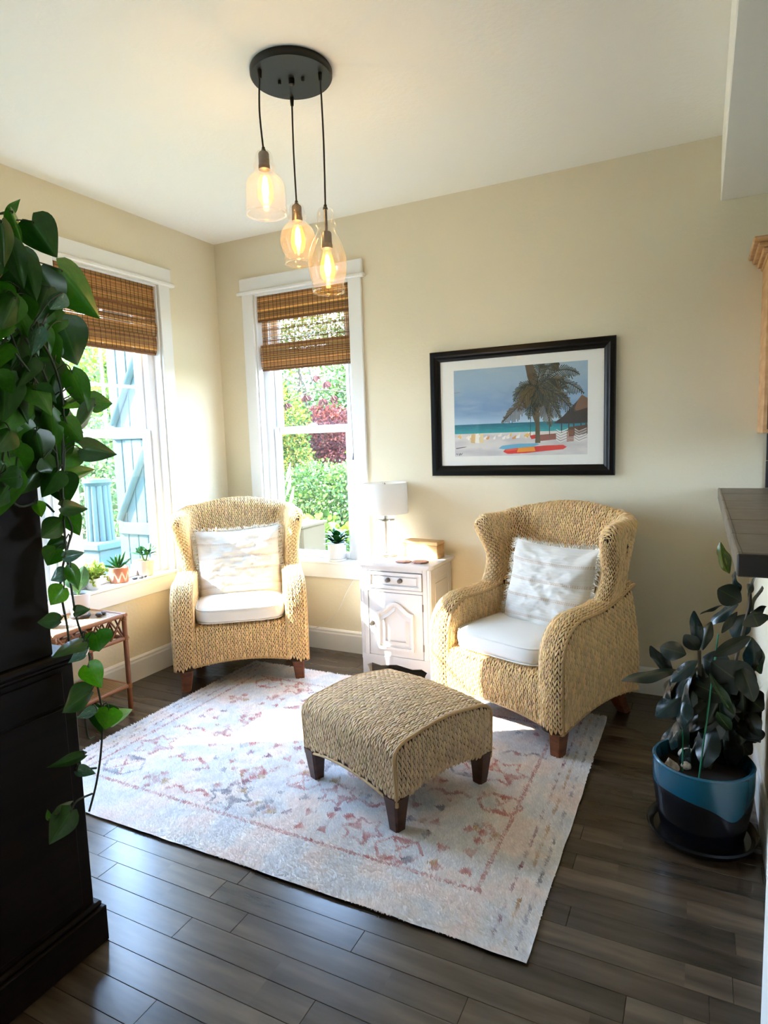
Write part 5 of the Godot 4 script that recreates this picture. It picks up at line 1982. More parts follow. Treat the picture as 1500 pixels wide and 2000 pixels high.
# ------------------------------------------------------------------ framed beach picture
func beach_print(w: int, h: int) -> Image:
	var im := Image.create_empty(w, h, false, Image.FORMAT_RGB8)
	var f := FastNoiseLite.new()
	f.seed = 15
	f.frequency = 0.008
	f.fractal_octaves = 4
	var hor := 0.63
	for y in h:
		for x in w:
			var t := float(y) / h
			var u := float(x) / w
			var c: Color
			var nz := f.get_noise_2d(x * 0.5, y * 1.8)
			if t < hor:
				c = Color(0.60, 0.70, 0.77).lerp(Color(0.47, 0.60, 0.74), smoothstep(0.1, 0.45, t + nz * 0.15)).lerp(Color(0.66, 0.77, 0.85), smoothstep(0.48, 0.62, t))
				c = c.lerp(Color(0.73, 0.78, 0.80), clampf(nz * 0.6, 0, 0.5))
			elif t < hor + 0.105:
				c = Color(0.05, 0.38, 0.47).lerp(Color(0.16, 0.62, 0.64), (t - hor) / 0.105)
				c = c.lerp(Color(0.35, 0.72, 0.72), clampf(f.get_noise_2d(x * 2.0, y * 9.0) * 0.5, 0, 0.3))
			else:
				c = Color(0.86, 0.84, 0.82).lerp(Color(0.74, 0.73, 0.74), clampf(0.3 + nz + (t - 0.85), 0, 0.8))
			im.set_pixel(x, y, c)
	var at := func(u: float, t: float) -> Vector2: return Vector2(u * w, t * h)
	var r := RandomNumberGenerator.new()
	r.seed = 31
	# deck chairs along the water
	for k in 34:
		var u := r.randf_range(0.01, 0.6)
		var t := r.randf_range(0.765, 0.80)
		var s := r.randf_range(0.012, 0.022)
		var c: Color = [Color(0.93, 0.90, 0.84), Color(0.90, 0.74, 0.46), Color(0.85, 0.60, 0.38), Color(0.95, 0.94, 0.92)][r.randi() % 4]
		fill_poly(im, [at.call(u, t), at.call(u + s, t - 0.02), at.call(u + s * 1.5, t - 0.03), at.call(u + s * 1.3, t + 0.012), at.call(u + s * 0.2, t + 0.015)], c)
	for k in 3:
		fill_poly(im, [at.call(0.13 + k * 0.035, 0.845), at.call(0.135 + k * 0.035, 0.745), at.call(0.16 + k * 0.035, 0.735), at.call(0.165 + k * 0.035, 0.85)], [Color(0.85, 0.72, 0.5), Color(0.95, 0.93, 0.88), Color(0.90, 0.82, 0.62)][k])
	# thatched hut at right
	fill_poly(im, [at.call(1.0, 0.40), at.call(1.0, 0.66), at.call(0.90, 0.665), at.call(0.76, 0.655), at.call(0.83, 0.58), at.call(0.93, 0.42), at.call(0.96, 0.36)], Color(0.17, 0.14, 0.13))
	fill_poly(im, [at.call(0.93, 0.42), at.call(0.96, 0.36), at.call(1.0, 0.40), at.call(1.0, 0.5), at.call(0.9, 0.54)], Color(0.45, 0.32, 0.22))
	for q in [0.815, 0.865, 0.90, 0.95, 0.985]:
		fill_poly(im, [at.call(q, 0.65), at.call(q + 0.008, 0.65), at.call(q + 0.008, 0.76), at.call(q, 0.76)], Color(0.20, 0.17, 0.16))
	fill_poly(im, [at.call(0.87, 0.70), at.call(1.0, 0.68), at.call(1.0, 0.78), at.call(0.87, 0.80)], Color(0.33, 0.22, 0.17))
	# stacked loungers
	for k in 9:
		for q in [0.78, 0.91]:
			var t := 0.74 + k * 0.014
			stroke(im, [at.call(q, t - 0.02), at.call(q + 0.03, t + 0.01), at.call(q + 0.085, t - 0.022)], 3.0, Color(0.92, 0.91, 0.89) if k % 2 == 0 else Color(0.6, 0.58, 0.56))
	for k in 8:
		fill_poly(im, [at.call(0.855, 0.735 + k * 0.016), at.call(0.905, 0.732 + k * 0.016), at.call(0.905, 0.742 + k * 0.016), at.call(0.855, 0.745 + k * 0.016)], Color(0.55, 0.34, 0.2))
	fill_poly(im, [at.call(0.59, 0.78), at.call(0.65, 0.765), at.call(0.655, 0.81), at.call(0.60, 0.82)], Color(0.80, 0.22, 0.18))
	fill_poly(im, [at.call(0.66, 0.775), at.call(0.78, 0.765), at.call(0.78, 0.83), at.call(0.66, 0.845)], Color(0.55, 0.33, 0.28))
	# poles
	stroke(im, [at.call(0.597, 0.40), at.call(0.592, 0.80)], 3.0, Color(0.25, 0.28, 0.30))
	stroke(im, [at.call(0.735, 0.52), at.call(0.732, 0.79)], 4.0, Color(0.28, 0.2, 0.16))
	# trunk, crown
	fill_poly(im, [at.call(0.60, 0.36), at.call(0.655, 0.36), at.call(0.66, 0.60), at.call(0.665, 0.865), at.call(0.628, 0.865), at.call(0.63, 0.66), at.call(0.605, 0.55)], Color(0.36, 0.32, 0.22))
	fill_poly(im, [at.call(0.555, 0.0), at.call(0.615, 0.0), at.call(0.65, 0.14), at.call(0.66, 0.34), at.call(0.60, 0.30), at.call(0.57, 0.12)], Color(0.33, 0.27, 0.18))
	var hub: Vector2 = at.call(0.64, 0.26)
	var fronds := [[-0.26, 0.36, 0.10], [-0.17, 0.13, -0.09], [-0.06, 0.33, -0.02], [0.10, 0.42, 0.0], [0.24, 0.20, -0.06], [0.33, 0.08, -0.10], [0.30, -0.12, -0.12], [0.16, -0.24, -0.08], [0.05, -0.25, -0.06], [0.02, 0.20, 0.04], [0.17, 0.34, 0.02], [-0.14, 0.24, -0.04], [0.28, 0.32, -0.06], [0.22, 0.02, -0.1]]
	for k in fronds.size():
		var q = fronds[k]
		var tip: Vector2 = hub + Vector2(q[0] * w, q[1] * h)
		var ctl: Vector2 = hub.lerp(tip, 0.5) + Vector2(0, (q[2] - 0.10) * h)
		var pv := hub
		var base := Color(0.10, 0.13, 0.05)
		if k in [0, 3, 4, 11]:
			base = Color(0.30, 0.23, 0.07)
		for j in range(1, 25):
			var t := j / 24.0
			var p: Vector2 = hub.lerp(ctl, t).lerp(ctl.lerp(tip, t), t)
			stroke(im, [pv, p], 4.5, base.darkened(0.3))
			var d := (p - pv).normalized()
			for sg in [-1.0, 1.0]:
				var l := 0.075 * w * sin(PI * clampf(t * 0.85 + 0.12, 0, 1)) * r.randf_range(0.7, 1.1)
				var e: Vector2 = p + (Vector2(-d.y, d.x) * sg * 0.75 + d * 0.7).normalized() * l + Vector2(0, l * 0.35)
				stroke(im, [p, e], 4.2, base.lightened(r.randf_range(-0.1, 0.14)) if r.randf() > 0.25 else Color(0.34, 0.28, 0.09))
			pv = p
	# boats on the sand
	fill_poly(im, [at.call(0.35, 0.915), at.call(0.38, 0.885), at.call(0.50, 0.868), at.call(0.64, 0.868), at.call(0.66, 0.88), at.call(0.60, 0.91), at.call(0.40, 0.93)], Color(0.42, 0.68, 0.80))
	fill_poly(im, [at.call(0.385, 0.955), at.call(0.40, 0.93), at.call(0.50, 0.915), at.call(0.70, 0.895), at.call(0.83, 0.892), at.call(0.856, 0.915), at.call(0.83, 0.94), at.call(0.70, 0.955), at.call(0.56, 0.975), at.call(0.42, 0.98)], Color(0.84, 0.20, 0.16))
	fill_poly(im, [at.call(0.50, 0.915), at.call(0.62, 0.905), at.call(0.63, 0.955), at.call(0.49, 0.965)], Color(0.93, 0.60, 0.18))
	fill_poly(im, [at.call(0.40, 0.932), at.call(0.50, 0.916), at.call(0.49, 0.94), at.call(0.41, 0.952)], Color(0.90, 0.36, 0.26))
	# dark strip on the sand and a hand-drawn mark in the corner
	fill_poly(im, [at.call(0.01, 0.90), at.call(0.10, 0.885), at.call(0.08, 0.897), at.call(0.01, 0.912)], Color(0.35, 0.35, 0.36))
	stroke(im, [at.call(0.0, 0.258), at.call(0.05, 0.256)], 3.0, Color(0.55, 0.52, 0.52))
	for q in [[0.01, 0.975, 0.016, 0.965], [0.016, 0.965, 0.02, 0.985], [0.03, 0.965, 0.036, 0.99], [0.036, 0.99, 0.043, 0.962], [0.043, 0.962, 0.048, 0.985], [0.048, 0.985, 0.062, 0.96]]:
		stroke(im, [at.call(q[0], q[1]), at.call(q[2], q[3])], 2.4, Color(0.15, 0.15, 0.17))
	return im


func picture() -> void:
	var root := thing("framed_picture", "black framed photograph of a palm tree on a beach on the back wall", "picture", Vector3(2.088, 1.520, 0.0))
	var hw := 0.512
	var hh := 0.357
	var bar := 0.058
	var s := S.new()
	# four mitred rails with a stepped moulding
	for k in 4:
		var a := k * PI / 2
		var L := hw if k % 2 == 0 else hh
		var off := hh if k % 2 == 0 else hw
		s.xf = Transform3D(Basis(Vector3(0, 0, 1), a), Vector3.ZERO)
		var prof := [Vector2(0.0, 0.003), Vector2(0.0, 0.026), Vector2(0.006, 0.032), Vector2(0.026, 0.032), Vector2(0.034, 0.026), Vector2(0.044, 0.023), Vector2(0.053, 0.018), Vector2(bar, 0.014), Vector2(bar, 0.003)]
		for j in prof.size() - 1:
			var p0: Vector2 = prof[j]
			var p1: Vector2 = prof[j + 1]
			s.quad(Vector3(-L + p0.x, off - p0.x, p0.y), Vector3(L - p0.x, off - p0.x, p0.y), Vector3(L - p1.x, off - p1.x, p1.y), Vector3(-L + p1.x, off - p1.x, p1.y), Vector3(0, p0.y - p1.y + (0.001 if j == 0 else 0.0), p1.x - p0.x + 0.00001) if j < prof.size() - 2 else Vector3(0, -1, 0))
	s.xf = Transform3D.IDENTITY
	obj("frame", s, M.black_frame, root)
	s = S.new()
	s.bx(Vector3(-hw + bar - 0.004, -hh + bar - 0.004, 0.004), Vector3(hw - bar + 0.004, hh - bar + 0.004, 0.0085), 0.0)
	obj("mat_board", s, mat("mat_board", rgb(236, 234, 226), 0.9), root)
	s = S.new()
	s.quad(Vector3(-0.372, -0.2455, 0.0092), Vector3(0.372, -0.2455, 0.0092), Vector3(0.372, 0.2455, 0.0092), Vector3(-0.372, 0.2455, 0.0092), Vector3(0, 0, 1))
	s.uv[0] = Vector2(0, 1)
	s.uv[1] = Vector2(1, 1)
	s.uv[2] = Vector2(1, 0)
	s.uv[3] = Vector2(0, 0)
	var pm := mat("beach_print", Color.WHITE, 0.7)
	pm.albedo_texture = ImageTexture.create_from_image(beach_print(744, 490))
	obj("print", s, pm, root)
	s = S.new()
	s.bx(Vector3(-hw + bar - 0.003, -hh + bar - 0.003, 0.0105), Vector3(hw - bar + 0.003, hh - bar + 0.003, 0.0125), 0.0)
	var gl := mat("picture_glass", Color(1, 1, 1, 0.01), 0.03)
	gl.metallic_specular = 0.35
	gl.transparency = BaseMaterial3D.TRANSPARENCY_ALPHA
	obj("glass", s, gl, root)


# ------------------------------------------------------------------ house plants
# a leaf 1 long and 1 wide lying in x (width) and y (length), face towards +z
func heart_leaf(fold: float, droop: float, wave: float) -> ArrayMesh:
	var s := S.new()
	s.grid(8, 12, func(u, v):
		var a: float = (u - 0.5) * 2.0
		var t: float = v
		var w := 0.5 * pow(sin(PI * pow(clampf(t * 0.985 + 0.015, 0, 1), 0.62)), 0.85) * (1.0 - 0.25 * t * t)
		var y := t - 0.16 * absf(a) * (1.0 - t) * (1.0 - t) * (1.0 - 0.3 * absf(a))
		var z := -fold * absf(a) * w * 0.9 - droop * t * t + wave * sin(t * 7.0 + a * 2.0) * w * absf(a)
		return Vector3(a * w * (1.0 - 0.15 * fold), y, z))
	return s.mesh()


func lance_leaf(fold: float, droop: float, wave: float) -> ArrayMesh:
	var s := S.new()
	s.grid(6, 14, func(u, v):
		var a: float = (u - 0.5) * 2.0
		var w := 0.5 * pow(sin(PI * pow(clampf(v * 0.97 + 0.015, 0, 1), 1.05)), 0.75)
		return Vector3(a * w * (1.0 - 0.2 * fold), v, -fold * (1.0 - absf(a)) * w * -0.5 - droop * v * v + wave * sin(v * 9.0) * absf(a) * w))
	return s.mesh()


func leaf_tex(base: Color, vein: Color, flecks: Color, amount: float, side_veins: float, seed_: int) -> ImageTexture:
	var w := 96
	var h := 192
	var im := Image.create_empty(w, h, false, Image.FORMAT_RGB8)
	var f := FastNoiseLite.new()
	f.seed = seed_
	f.frequency = 0.03
	f.fractal_octaves = 3
	for y in h:
		for x in w:
			var a := absf(float(x) / (w - 1) - 0.5) * 2.0
			var t := float(y) / h
			var c := base * (1.0 + 0.12 * f.get_noise_2d(x * 2.0, y))
			var fl := f.get_noise_2d(x * 1.2 + 40.0, y * 0.35)
			c = c.lerp(flecks, clampf((fl - 0.25) * 4.0, 0, 1) * amount)
			var sv := absf(fposmod(t * 9.0 - a * 1.6, 1.0) - 0.5)
			c = c.lerp(vein, clampf(1.0 - sv * 14.0, 0, 1) * side_veins * (1.0 - a))
			c = c.lerp(vein, clampf(1.0 - a * 14.0, 0, 1) * 0.85)
			im.set_pixel(x, y, Color(c, 1.0))
	return ImageTexture.create_from_image(im)


func leaf_mat(called: String, tex: ImageTexture, rough: float, back: Color) -> StandardMaterial3D:
	var m := mat(called, Color.WHITE, rough)
	m.albedo_texture = tex
	m.backlight_enabled = true
	m.backlight = back
	return m


# a leaf between two points; w is its width, faces roughly towards `face`
func place_leaf(mesh: ArrayMesh, m: Material, parent: Node, a: Vector3, b: Vector3, w: float, face: Vector3, called := "leaf") -> void:
	var y := b - a
	var l := y.length()
	y = y.normalized()
	var z := (face - y * face.dot(y)).normalized()
	var o := obj(called, mesh, m, parent)
	o.transform = Transform3D(Basis(y.cross(z) * w, y * l, z * l), a)


func ball_leaves(parent: Node, at: Vector3, n: int, len_: float, w: float, mesh: ArrayMesh, m: Material, up: float) -> void:
	for k in n:
		var an := TAU * k * 0.382 + rf(-0.3, 0.3)
		var el := lerpf(0.15, 1.35, pow(float(k) / maxf(1.0, n - 1.0), 0.9)) * up
		var d := Vector3(cos(an) * cos(el), sin(el), sin(an) * cos(el))
		var l := len_ * rf(0.75, 1.1)
		place_leaf(mesh, m, parent, at + d * 0.008, at + d * l, w * rf(0.85, 1.15), Vector3.UP * 1.0 + d.cross(Vector3.UP).cross(d) * 0.2)


func pot_shape(r0: float, r1: float, h: float, wall := 0.005) -> S:
	var s := S.new()
	s.lathe([Vector2(0.001, 0.0), Vector2(r0 - 0.003, 0.0), Vector2(r0, 0.004), Vector2(r1 - 0.001, h - 0.004), Vector2(r1 - 0.001, h - 0.001), Vector2(r1 - 0.003, h), Vector2(r1 - wall, h - 0.001), Vector2(r1 - wall - 0.001, h - 0.012), Vector2(r0 - wall, 0.01), Vector2(0.001, 0.008)], 36)
	return s


func soil_disc(r: float, y: float) -> S:
	var s := S.new()
	s.grid(16, 5, func(u, v): return Vector3(cos(u * TAU) * r * v, y + 0.004 * sin(u * 25.0) * v * (1.0 - v), sin(u * TAU) * r * v), true, true)
	return s


func sill_plants() -> void:
	var green := leaf_mat("succulent_green", leaf_tex(Color(0.16, 0.36, 0.16), Color(0.3, 0.5, 0.28), Color(0.4, 0.55, 0.3), 0.3, 0.1, 3), 0.35, Color(0.25, 0.4, 0.12))
	var glossy := leaf_mat("glossy_green", leaf_tex(Color(0.07, 0.26, 0.09), Color(0.3, 0.5, 0.25), Color(0.2, 0.4, 0.15), 0.3, 0.2, 4), 0.3, Color(0.15, 0.32, 0.08))
	M.lance = lance_leaf(0.35, 0.15, 0.0)
	var sp := lance_leaf(0.5, -0.06, 0.0)
	var round_ := lance_leaf(0.25, 0.12, 0.03)
	var y := 0.6022
	# aloe in a herringbone pot
	var o := thing("aloe_plant", "small spiky aloe in a terracotta herringbone pot on the left window sill", "plant", Vector3(-0.045, y, 0.948))
	var hb := mat("herringbone_pot", Color.WHITE, 0.7)
	var im := Image.create_empty(256, 128, false, Image.FORMAT_RGB8)
	im.fill(rgb(196, 122, 92))
	for i in 16:
		for j in 9:
			var x := i * 16.0
			var sgn := 1.0 if i % 2 == 0 else -1.0
			stroke(im, [Vector2(x + 1, j * 15.0 + 4 - sgn * 4), Vector2(x + 15, j * 15.0 + 4 + sgn * 4)], 3.4, rgb(236, 214, 196))
	hb.albedo_texture = ImageTexture.create_from_image(im)
	obj("pot", pot_shape(0.052, 0.058, 0.092), hb, o)
	obj("soil", soil_disc(0.051, 0.078), M.soil, o)
	ball_leaves(o, Vector3(0, 0.078, 0), 15, 0.105, 0.017, sp, green, 1.0)
	# jade plant in a pale tapered pot
	o = thing("jade_plant", "leafy bright green succulent in a pale tapered pot near the window corner", "plant", Vector3(-0.04, y, 0.752))
	obj("pot", pot_shape(0.042, 0.058, 0.098), mat("blush_pot", rgb(226, 204, 186), 0.6), o)
	obj("soil", soil_disc(0.050, 0.084), M.soil, o)
	var s := S.new()
	for k in 4:
		s.tube([Vector3(0, 0.08, 0), Vector3(cos(k * 1.6) * 0.02, 0.12, sin(k * 1.6) * 0.02), Vector3(cos(k * 1.6) * 0.03, 0.155, sin(k * 1.6) * 0.03)], [0.005, 0.004, 0.002], 6)
	obj("stem", s, mat("green_stem", rgb(96, 130, 70), 0.6), o)
	for k in 4:
		ball_leaves(o, Vector3(cos(k * 1.6) * 0.03, 0.125 + 0.012 * (k % 2), sin(k * 1.6) * 0.03), 8, 0.062, 0.03, round_, glossy if k % 2 else green, 0.9)
	# feathery plant
	o = thing("feathery_plant", "feathery yellow-green plant in a small white pot on left window sill", "plant", Vector3(-0.04, y, 1.13))
	obj("pot", pot_shape(0.034, 0.044, 0.062), mat("white_glaze", rgb(230, 230, 228), 0.3), o)
	obj("soil", soil_disc(0.037, 0.05), M.soil, o)
	s = S.new()
	var where := []
	for k in 40:
		var d := Vector3(rf(-1, 1), rf(0.2, 1.2), rf(-1, 1)).normalized()
		var l := rf(0.06, 0.115)
		var drop := 0.05 if d.y < 0.5 else 0.0
		var p := spline([Vector3(0, 0.05, 0), Vector3(0, 0.05, 0) + d * l * 0.6, Vector3(0, 0.05 - drop, 0) + d * l], 4)
		s.tube(p, 0.0012, 4, false)
		for q in p:
			for j in 3:
				var e := Vector3(rf(-1, 1), rf(-0.6, 1), rf(-1, 1)).normalized()
				where.append(Transform3D(Basis(Quaternion(Vector3.UP, e)).scaled_local(Vector3.ONE * rf(0.010, 0.02)), q))
	obj("stem", s, M.green_stem, o)
	many("foliage", M.leaf_shape, M.garden_leaf, where, [lin(170, 180, 80), lin(140, 160, 66), lin(190, 196, 110)], o)
	# pebbles lying on the sill
	var dark := mat("dark_pebble", rgb(70, 66, 70), 0.5)
	for k in 3:
		s = S.new()
		var rr: Vector3 = [Vector3(0.019, 0.007, 0.015), Vector3(0.015, 0.006, 0.018), Vector3(0.011, 0.006, 0.012)][k]
		s.grid(16, 8, func(u, v): return Vector3(cos(u * TAU) * sin(v * PI) * rr.x, rr.y - cos(v * PI) * rr.y, sin(u * TAU) * sin(v * PI) * rr.z), true)
		var pb := obj("pebble", s, dark)
		pb.position = [Vector3(0.002, y, 0.83), Vector3(-0.012, y, 0.862), Vector3(0.004, y, 0.80)][k]
		tag(pb, ["flat dark pebble on the sill, largest of the three by the pale pot", "oval dark pebble on the sill nearest the herringbone pot", "smallest dark pebble on the sill nearest the pale tapered pot"][k], "pebble", "pebbles on the window sill")
	# plant on the back window sill
	o = thing("peperomia_plant", "dark green leafy plant in a white ribbed pot on the back window sill", "plant", Vector3(0.855, y, -0.042))
	var ribbed := mat("ribbed_pot", Color.WHITE, 0.55)
	var im2 := Image.create_empty(256, 128, false, Image.FORMAT_RGB8)
	im2.fill(rgb(226, 228, 230))
	for i in 52:
		for q in [[10, 44], [52, 84]]:
			stroke(im2, [Vector2(i * 5.0 + 2, q[0]), Vector2(i * 5.0 + 2, q[1])], 1.6, rgb(196, 198, 202))
	for q in [48, 88, 104]:
		stroke(im2, [Vector2(0, q), Vector2(256, q)], 2.4, rgb(186, 182, 178))
	ribbed.albedo_texture = ImageTexture.create_from_image(im2)
	s = S.new()
	s.lathe([Vector2(0.001, 0.0), Vector2(0.062, 0.0), Vector2(0.067, 0.006), Vector2(0.067, 0.014), Vector2(0.062, 0.013), Vector2(0.001, 0.012)], 36)
	obj("saucer", s, M.white_glaze, o)
	var pot := obj("pot", pot_shape(0.058, 0.061, 0.105), ribbed, o)
	pot.position.y = 0.0125
	obj("soil", soil_disc(0.054, 0.105), M.soil, o)
	for q in [[Vector3(0, 0.105, 0), 12, 0.115], [Vector3(0.015, 0.13, 0.01), 7, 0.10], [Vector3(0.01, 0.155, 0), 5, 0.085]]:
		ball_leaves(o, q[0], q[1], q[2], 0.042, M.lance, glossy, 0.85)
	s = S.new()
	s.tube([Vector3(0, 0.1, 0), Vector3(0.01, 0.16, 0)], 0.005, 6)
	obj("stem", s, M.green_stem, o)


# ------------------------------------------------------------------ rattan table
func rattan_table() -> void:
	var root := thing("rattan_table", "small rattan side table with lattice rail under the left window", "table", Vector3(0.03, 0.0, 1.235))
	var x1 := 0.295
	var z1 := 0.42
	var H := 0.53
	var m: Material = M.rattan
	for q in [Vector3(0.014, 0, 0.014), Vector3(x1, 0, 0.014), Vector3(0.014, 0, z1), Vector3(x1, 0, z1)]:
		var s := S.new()
		s.col = lin(150, 98, 70)
		s.tube([q, q + Vector3(0, 0.18, 0), q + Vector3(0, 0.36, 0), q + Vector3(0, H - 0.012, 0)], [0.0135, 0.0125, 0.0125, 0.013], 12)
		s.col = lin(186, 138, 92)
		for y in [0.138, 0.395, H - 0.028]:
			for k in 6:
				var p := []
				for j in 13:
					var a := TAU * j / 12
					p.append(q + Vector3(cos(a) * 0.0145, y + (k - 2.5) * 0.0042, sin(a) * 0.0145))
				s.tube(p, 0.0024, 5, false)
		obj("leg", s, m, root)
	var rail := func(a: Vector3, b: Vector3, r: float, c: Color, called: String) -> void:
		var s := S.new()
		s.col = c
		s.tube([a, a.lerp(b, 0.5), b], r, 10)
		obj(called, s, m, root)
	var warm := lin(170, 118, 80)
	for y in [H - 0.012, 0.395, 0.138]:
		rail.call(Vector3(0, y, 0.014), Vector3(x1 + 0.014, y, 0.014), 0.0115, warm, "rail")
		rail.call(Vector3(0, y, z1), Vector3(x1 + 0.014, y, z1), 0.0115, warm, "rail")
		rail.call(Vector3(0.014, y, 0.0), Vector3(0.014, y, z1 + 0.014), 0.0115, warm, "rail")
		rail.call(Vector3(x1, y, 0.0), Vector3(x1, y, z1 + 0.014), 0.0115, warm, "rail")
	# crossed canes between the two upper rails
	for side in 4:
		var a: Vector3 = [Vector3(x1, 0, 0.03), Vector3(0.03, 0, 0.014), Vector3(0.03, 0, z1), Vector3(0.014, 0, 0.03)][side]
		var b: Vector3 = [Vector3(x1, 0, z1 - 0.016), Vector3(x1 - 0.016, 0, 0.014), Vector3(x1 - 0.016, 0, z1), Vector3(0.014, 0, z1 - 0.016)][side]
		var n := 5 if side % 3 == 0 else 4
		for k in n:
			for sg in 2:
				var t0 := float(k) / n
				var t1 := float(k + 1) / n
				var p := a.lerp(b, t0)
				var q := a.lerp(b, t1)
				p.y = 0.403 if sg == 0 else H - 0.02
				q.y = H - 0.02 if sg == 0 else 0.403
				rail.call(p + Vector3(0.003, 0, 0.003) * (1 if sg else -1), q + Vector3(0.003, 0, 0.003) * (1 if sg else -1), 0.005, lin(140, 92, 64), "lattice_cane")
	# woven panels of top and shelf
	var s2 := S.new()
	for k in 30:
		var z := 0.022 + k * (z1 - 0.03) / 30.0
		s2.col = lin(176, 150, 108) * rf(0.85, 1.1)
		s2.bx(Vector3(0.02, H - 0.014, z), Vector3(x1 - 0.006, H - 0.006, z + 0.0122), 0.002)
	obj("top_panel", s2, m, root)
	s2 = S.new()
	for k in 30:
		var z := 0.022 + k * (z1 - 0.03) / 30.0
		s2.col = lin(180, 146, 96) * rf(0.85, 1.1)
		s2.bx(Vector3(0.02, 0.139, z), Vector3(x1 - 0.006, 0.146, z + 0.0122), 0.002)
	obj("shelf_panel", s2, m, root)
	# things on the table
	var top := H + 0.0005
	var o := thing("potted_rubber_plant", "broad pale-green leaved plant in a light grey tapered pot on the rattan table", "plant", Vector3(0.155, top - 0.006, 1.375))
	var s := S.new()
	s.lathe([Vector2(0.001, 0.0), Vector2(0.046, 0.0), Vector2(0.050, 0.004), Vector2(0.050, 0.012), Vector2(0.001, 0.012)], 28)
	obj("saucer", s, mat("dark_saucer", rgb(60, 56, 56), 0.6), o)
	var pot := obj("pot", pot_shape(0.040, 0.058, 0.115), mat("grey_glaze", rgb(206, 206, 214), 0.45), o)
	pot.position.y = 0.0125
	obj("soil", soil_disc(0.05, 0.112), M.soil, o)
	var pale := leaf_mat("pale_leaf", leaf_tex(Color(0.34, 0.46, 0.33), Color(0.6, 0.68, 0.55), Color(0.6, 0.66, 0.58), 0.5, 0.1, 9), 0.3, Color(0.3, 0.4, 0.22))
	for q in [[Vector3(0.03, 0.26, -0.02), 0.075, Vector3(1, 0.3, 1)], [Vector3(-0.05, 0.24, 0.03), 0.07, Vector3(0.6, 0.5, 1)], [Vector3(0.06, 0.20, 0.05), 0.06, Vector3(1, 0.6, 0.6)], [Vector3(-0.02, 0.22, -0.07), 0.06, Vector3(1, 0.5, 0.3)], [Vector3(0.01, 0.29, 0.04), 0.06, Vector3(1, 0.2, 0.7)]]:
		var e: Vector3 = q[0]
		place_leaf(M.lance, pale, o, Vector3(0, 0.11, 0) + (e - Vector3(0, 0.11, 0)) * 0.3, e, q[1], q[2])
		var st := S.new()
		st.tube([Vector3(0, 0.11, 0), Vector3(0, 0.11, 0) + (e - Vector3(0, 0.11, 0)) * 0.35], 0.003, 6)
		obj("stem", st, M.green_stem, o)
	o = thing("white_cup", "low white cup on the near end of the rattan table", "cup", Vector3(0.17, top - 0.006, 1.56))
	obj("body", pot_shape(0.034, 0.044, 0.058, 0.004), M.white_glaze, o)
	var pts := []
	for k in 11:
		var a := -PI / 2 + PI * k / 10
		pts.append(Vector3(0.04 + cos(a) * 0.02, 0.032 + sin(a) * 0.016, 0))
	s = S.new()
	s.tube(pts, 0.004, 7)
	obj("handle", s, M.white_glaze, o)
	for k in 2:
		s = S.new()
		var rr: Vector3 = [Vector3(0.02, 0.011, 0.015), Vector3(0.014, 0.009, 0.014)][k]
		s.grid(16, 8, func(u, v): return Vector3(cos(u * TAU) * sin(v * PI) * rr.x, rr.y - cos(v * PI) * rr.y, sin(u * TAU) * sin(v * PI) * rr.z), true)
		var pb := obj("stone", s, M.dark_pebble)
		pb.position = [Vector3(0.245, top - 0.006, 1.335), Vector3(0.235, top - 0.006, 1.298)][k]
		tag(pb, ["larger dark stone beside the grey pot on the rattan table", "smaller dark stone beside the grey pot on the rattan table"][k], "stone", "stones on the rattan table")


# ------------------------------------------------------------------ dark hutch and the vine
func hutch() -> void:
	var root := thing("dark_hutch", "tall near-black wooden hutch at left edge with ledge and plinth", "hutch", Vector3(1.0, 0.0, 2.4))
	var e: Material = M.espresso
	var s := S.new()
	s.bx(Vector3(0, 0.12, 0.022), Vector3(0.508, 0.818, 0.560), 0.004)
	obj("base_cabinet", s, e, root)
	s = S.new()
	s.bx(Vector3(-0.006, 0.0, 0.0), Vector3(0.530, 0.105, 0.570), 0.003)
	s.bx(Vector3(-0.004, 0.105, 0.006), Vector3(0.522, 0.122, 0.566), 0.006)
	obj("plinth", s, e, root)
	s = S.new()
	s.bx(Vector3(-0.008, 0.8185, 0.014), Vector3(0.517, 0.832, 0.568), 0.005)
	s.bx(Vector3(-0.012, 0.832, 0.008), Vector3(0.524, 0.852, 0.572), 0.006)
	obj("ledge", s, e, root)
	for k in 1:
		s = S.new()
		var z := 0.06 + k * 0.82
		s.bx(Vector3(0.5085, 0.715, z), Vector3(0.514, 0.802, z + 0.46), 0.003)
		var d := obj("drawer", s, e, root)
		s = S.new()
		s.bx(Vector3(0.5085, 0.14, z), Vector3(0.514, 0.706, z + 0.46), 0.003)
		obj("door", s, e, root)
	s = S.new()
	s.bx(Vector3(0.06, 0.8525, 0.075), Vector3(0.508, 1.565, 0.560), 0.004)
	obj("upper_cabinet", s, e, root)
	s = S.new()
	s.bx(Vector3(0.045, 1.5655, 0.062), Vector3(0.516, 1.588, 0.570), 0.004)
	obj("top_board", s, e, root)


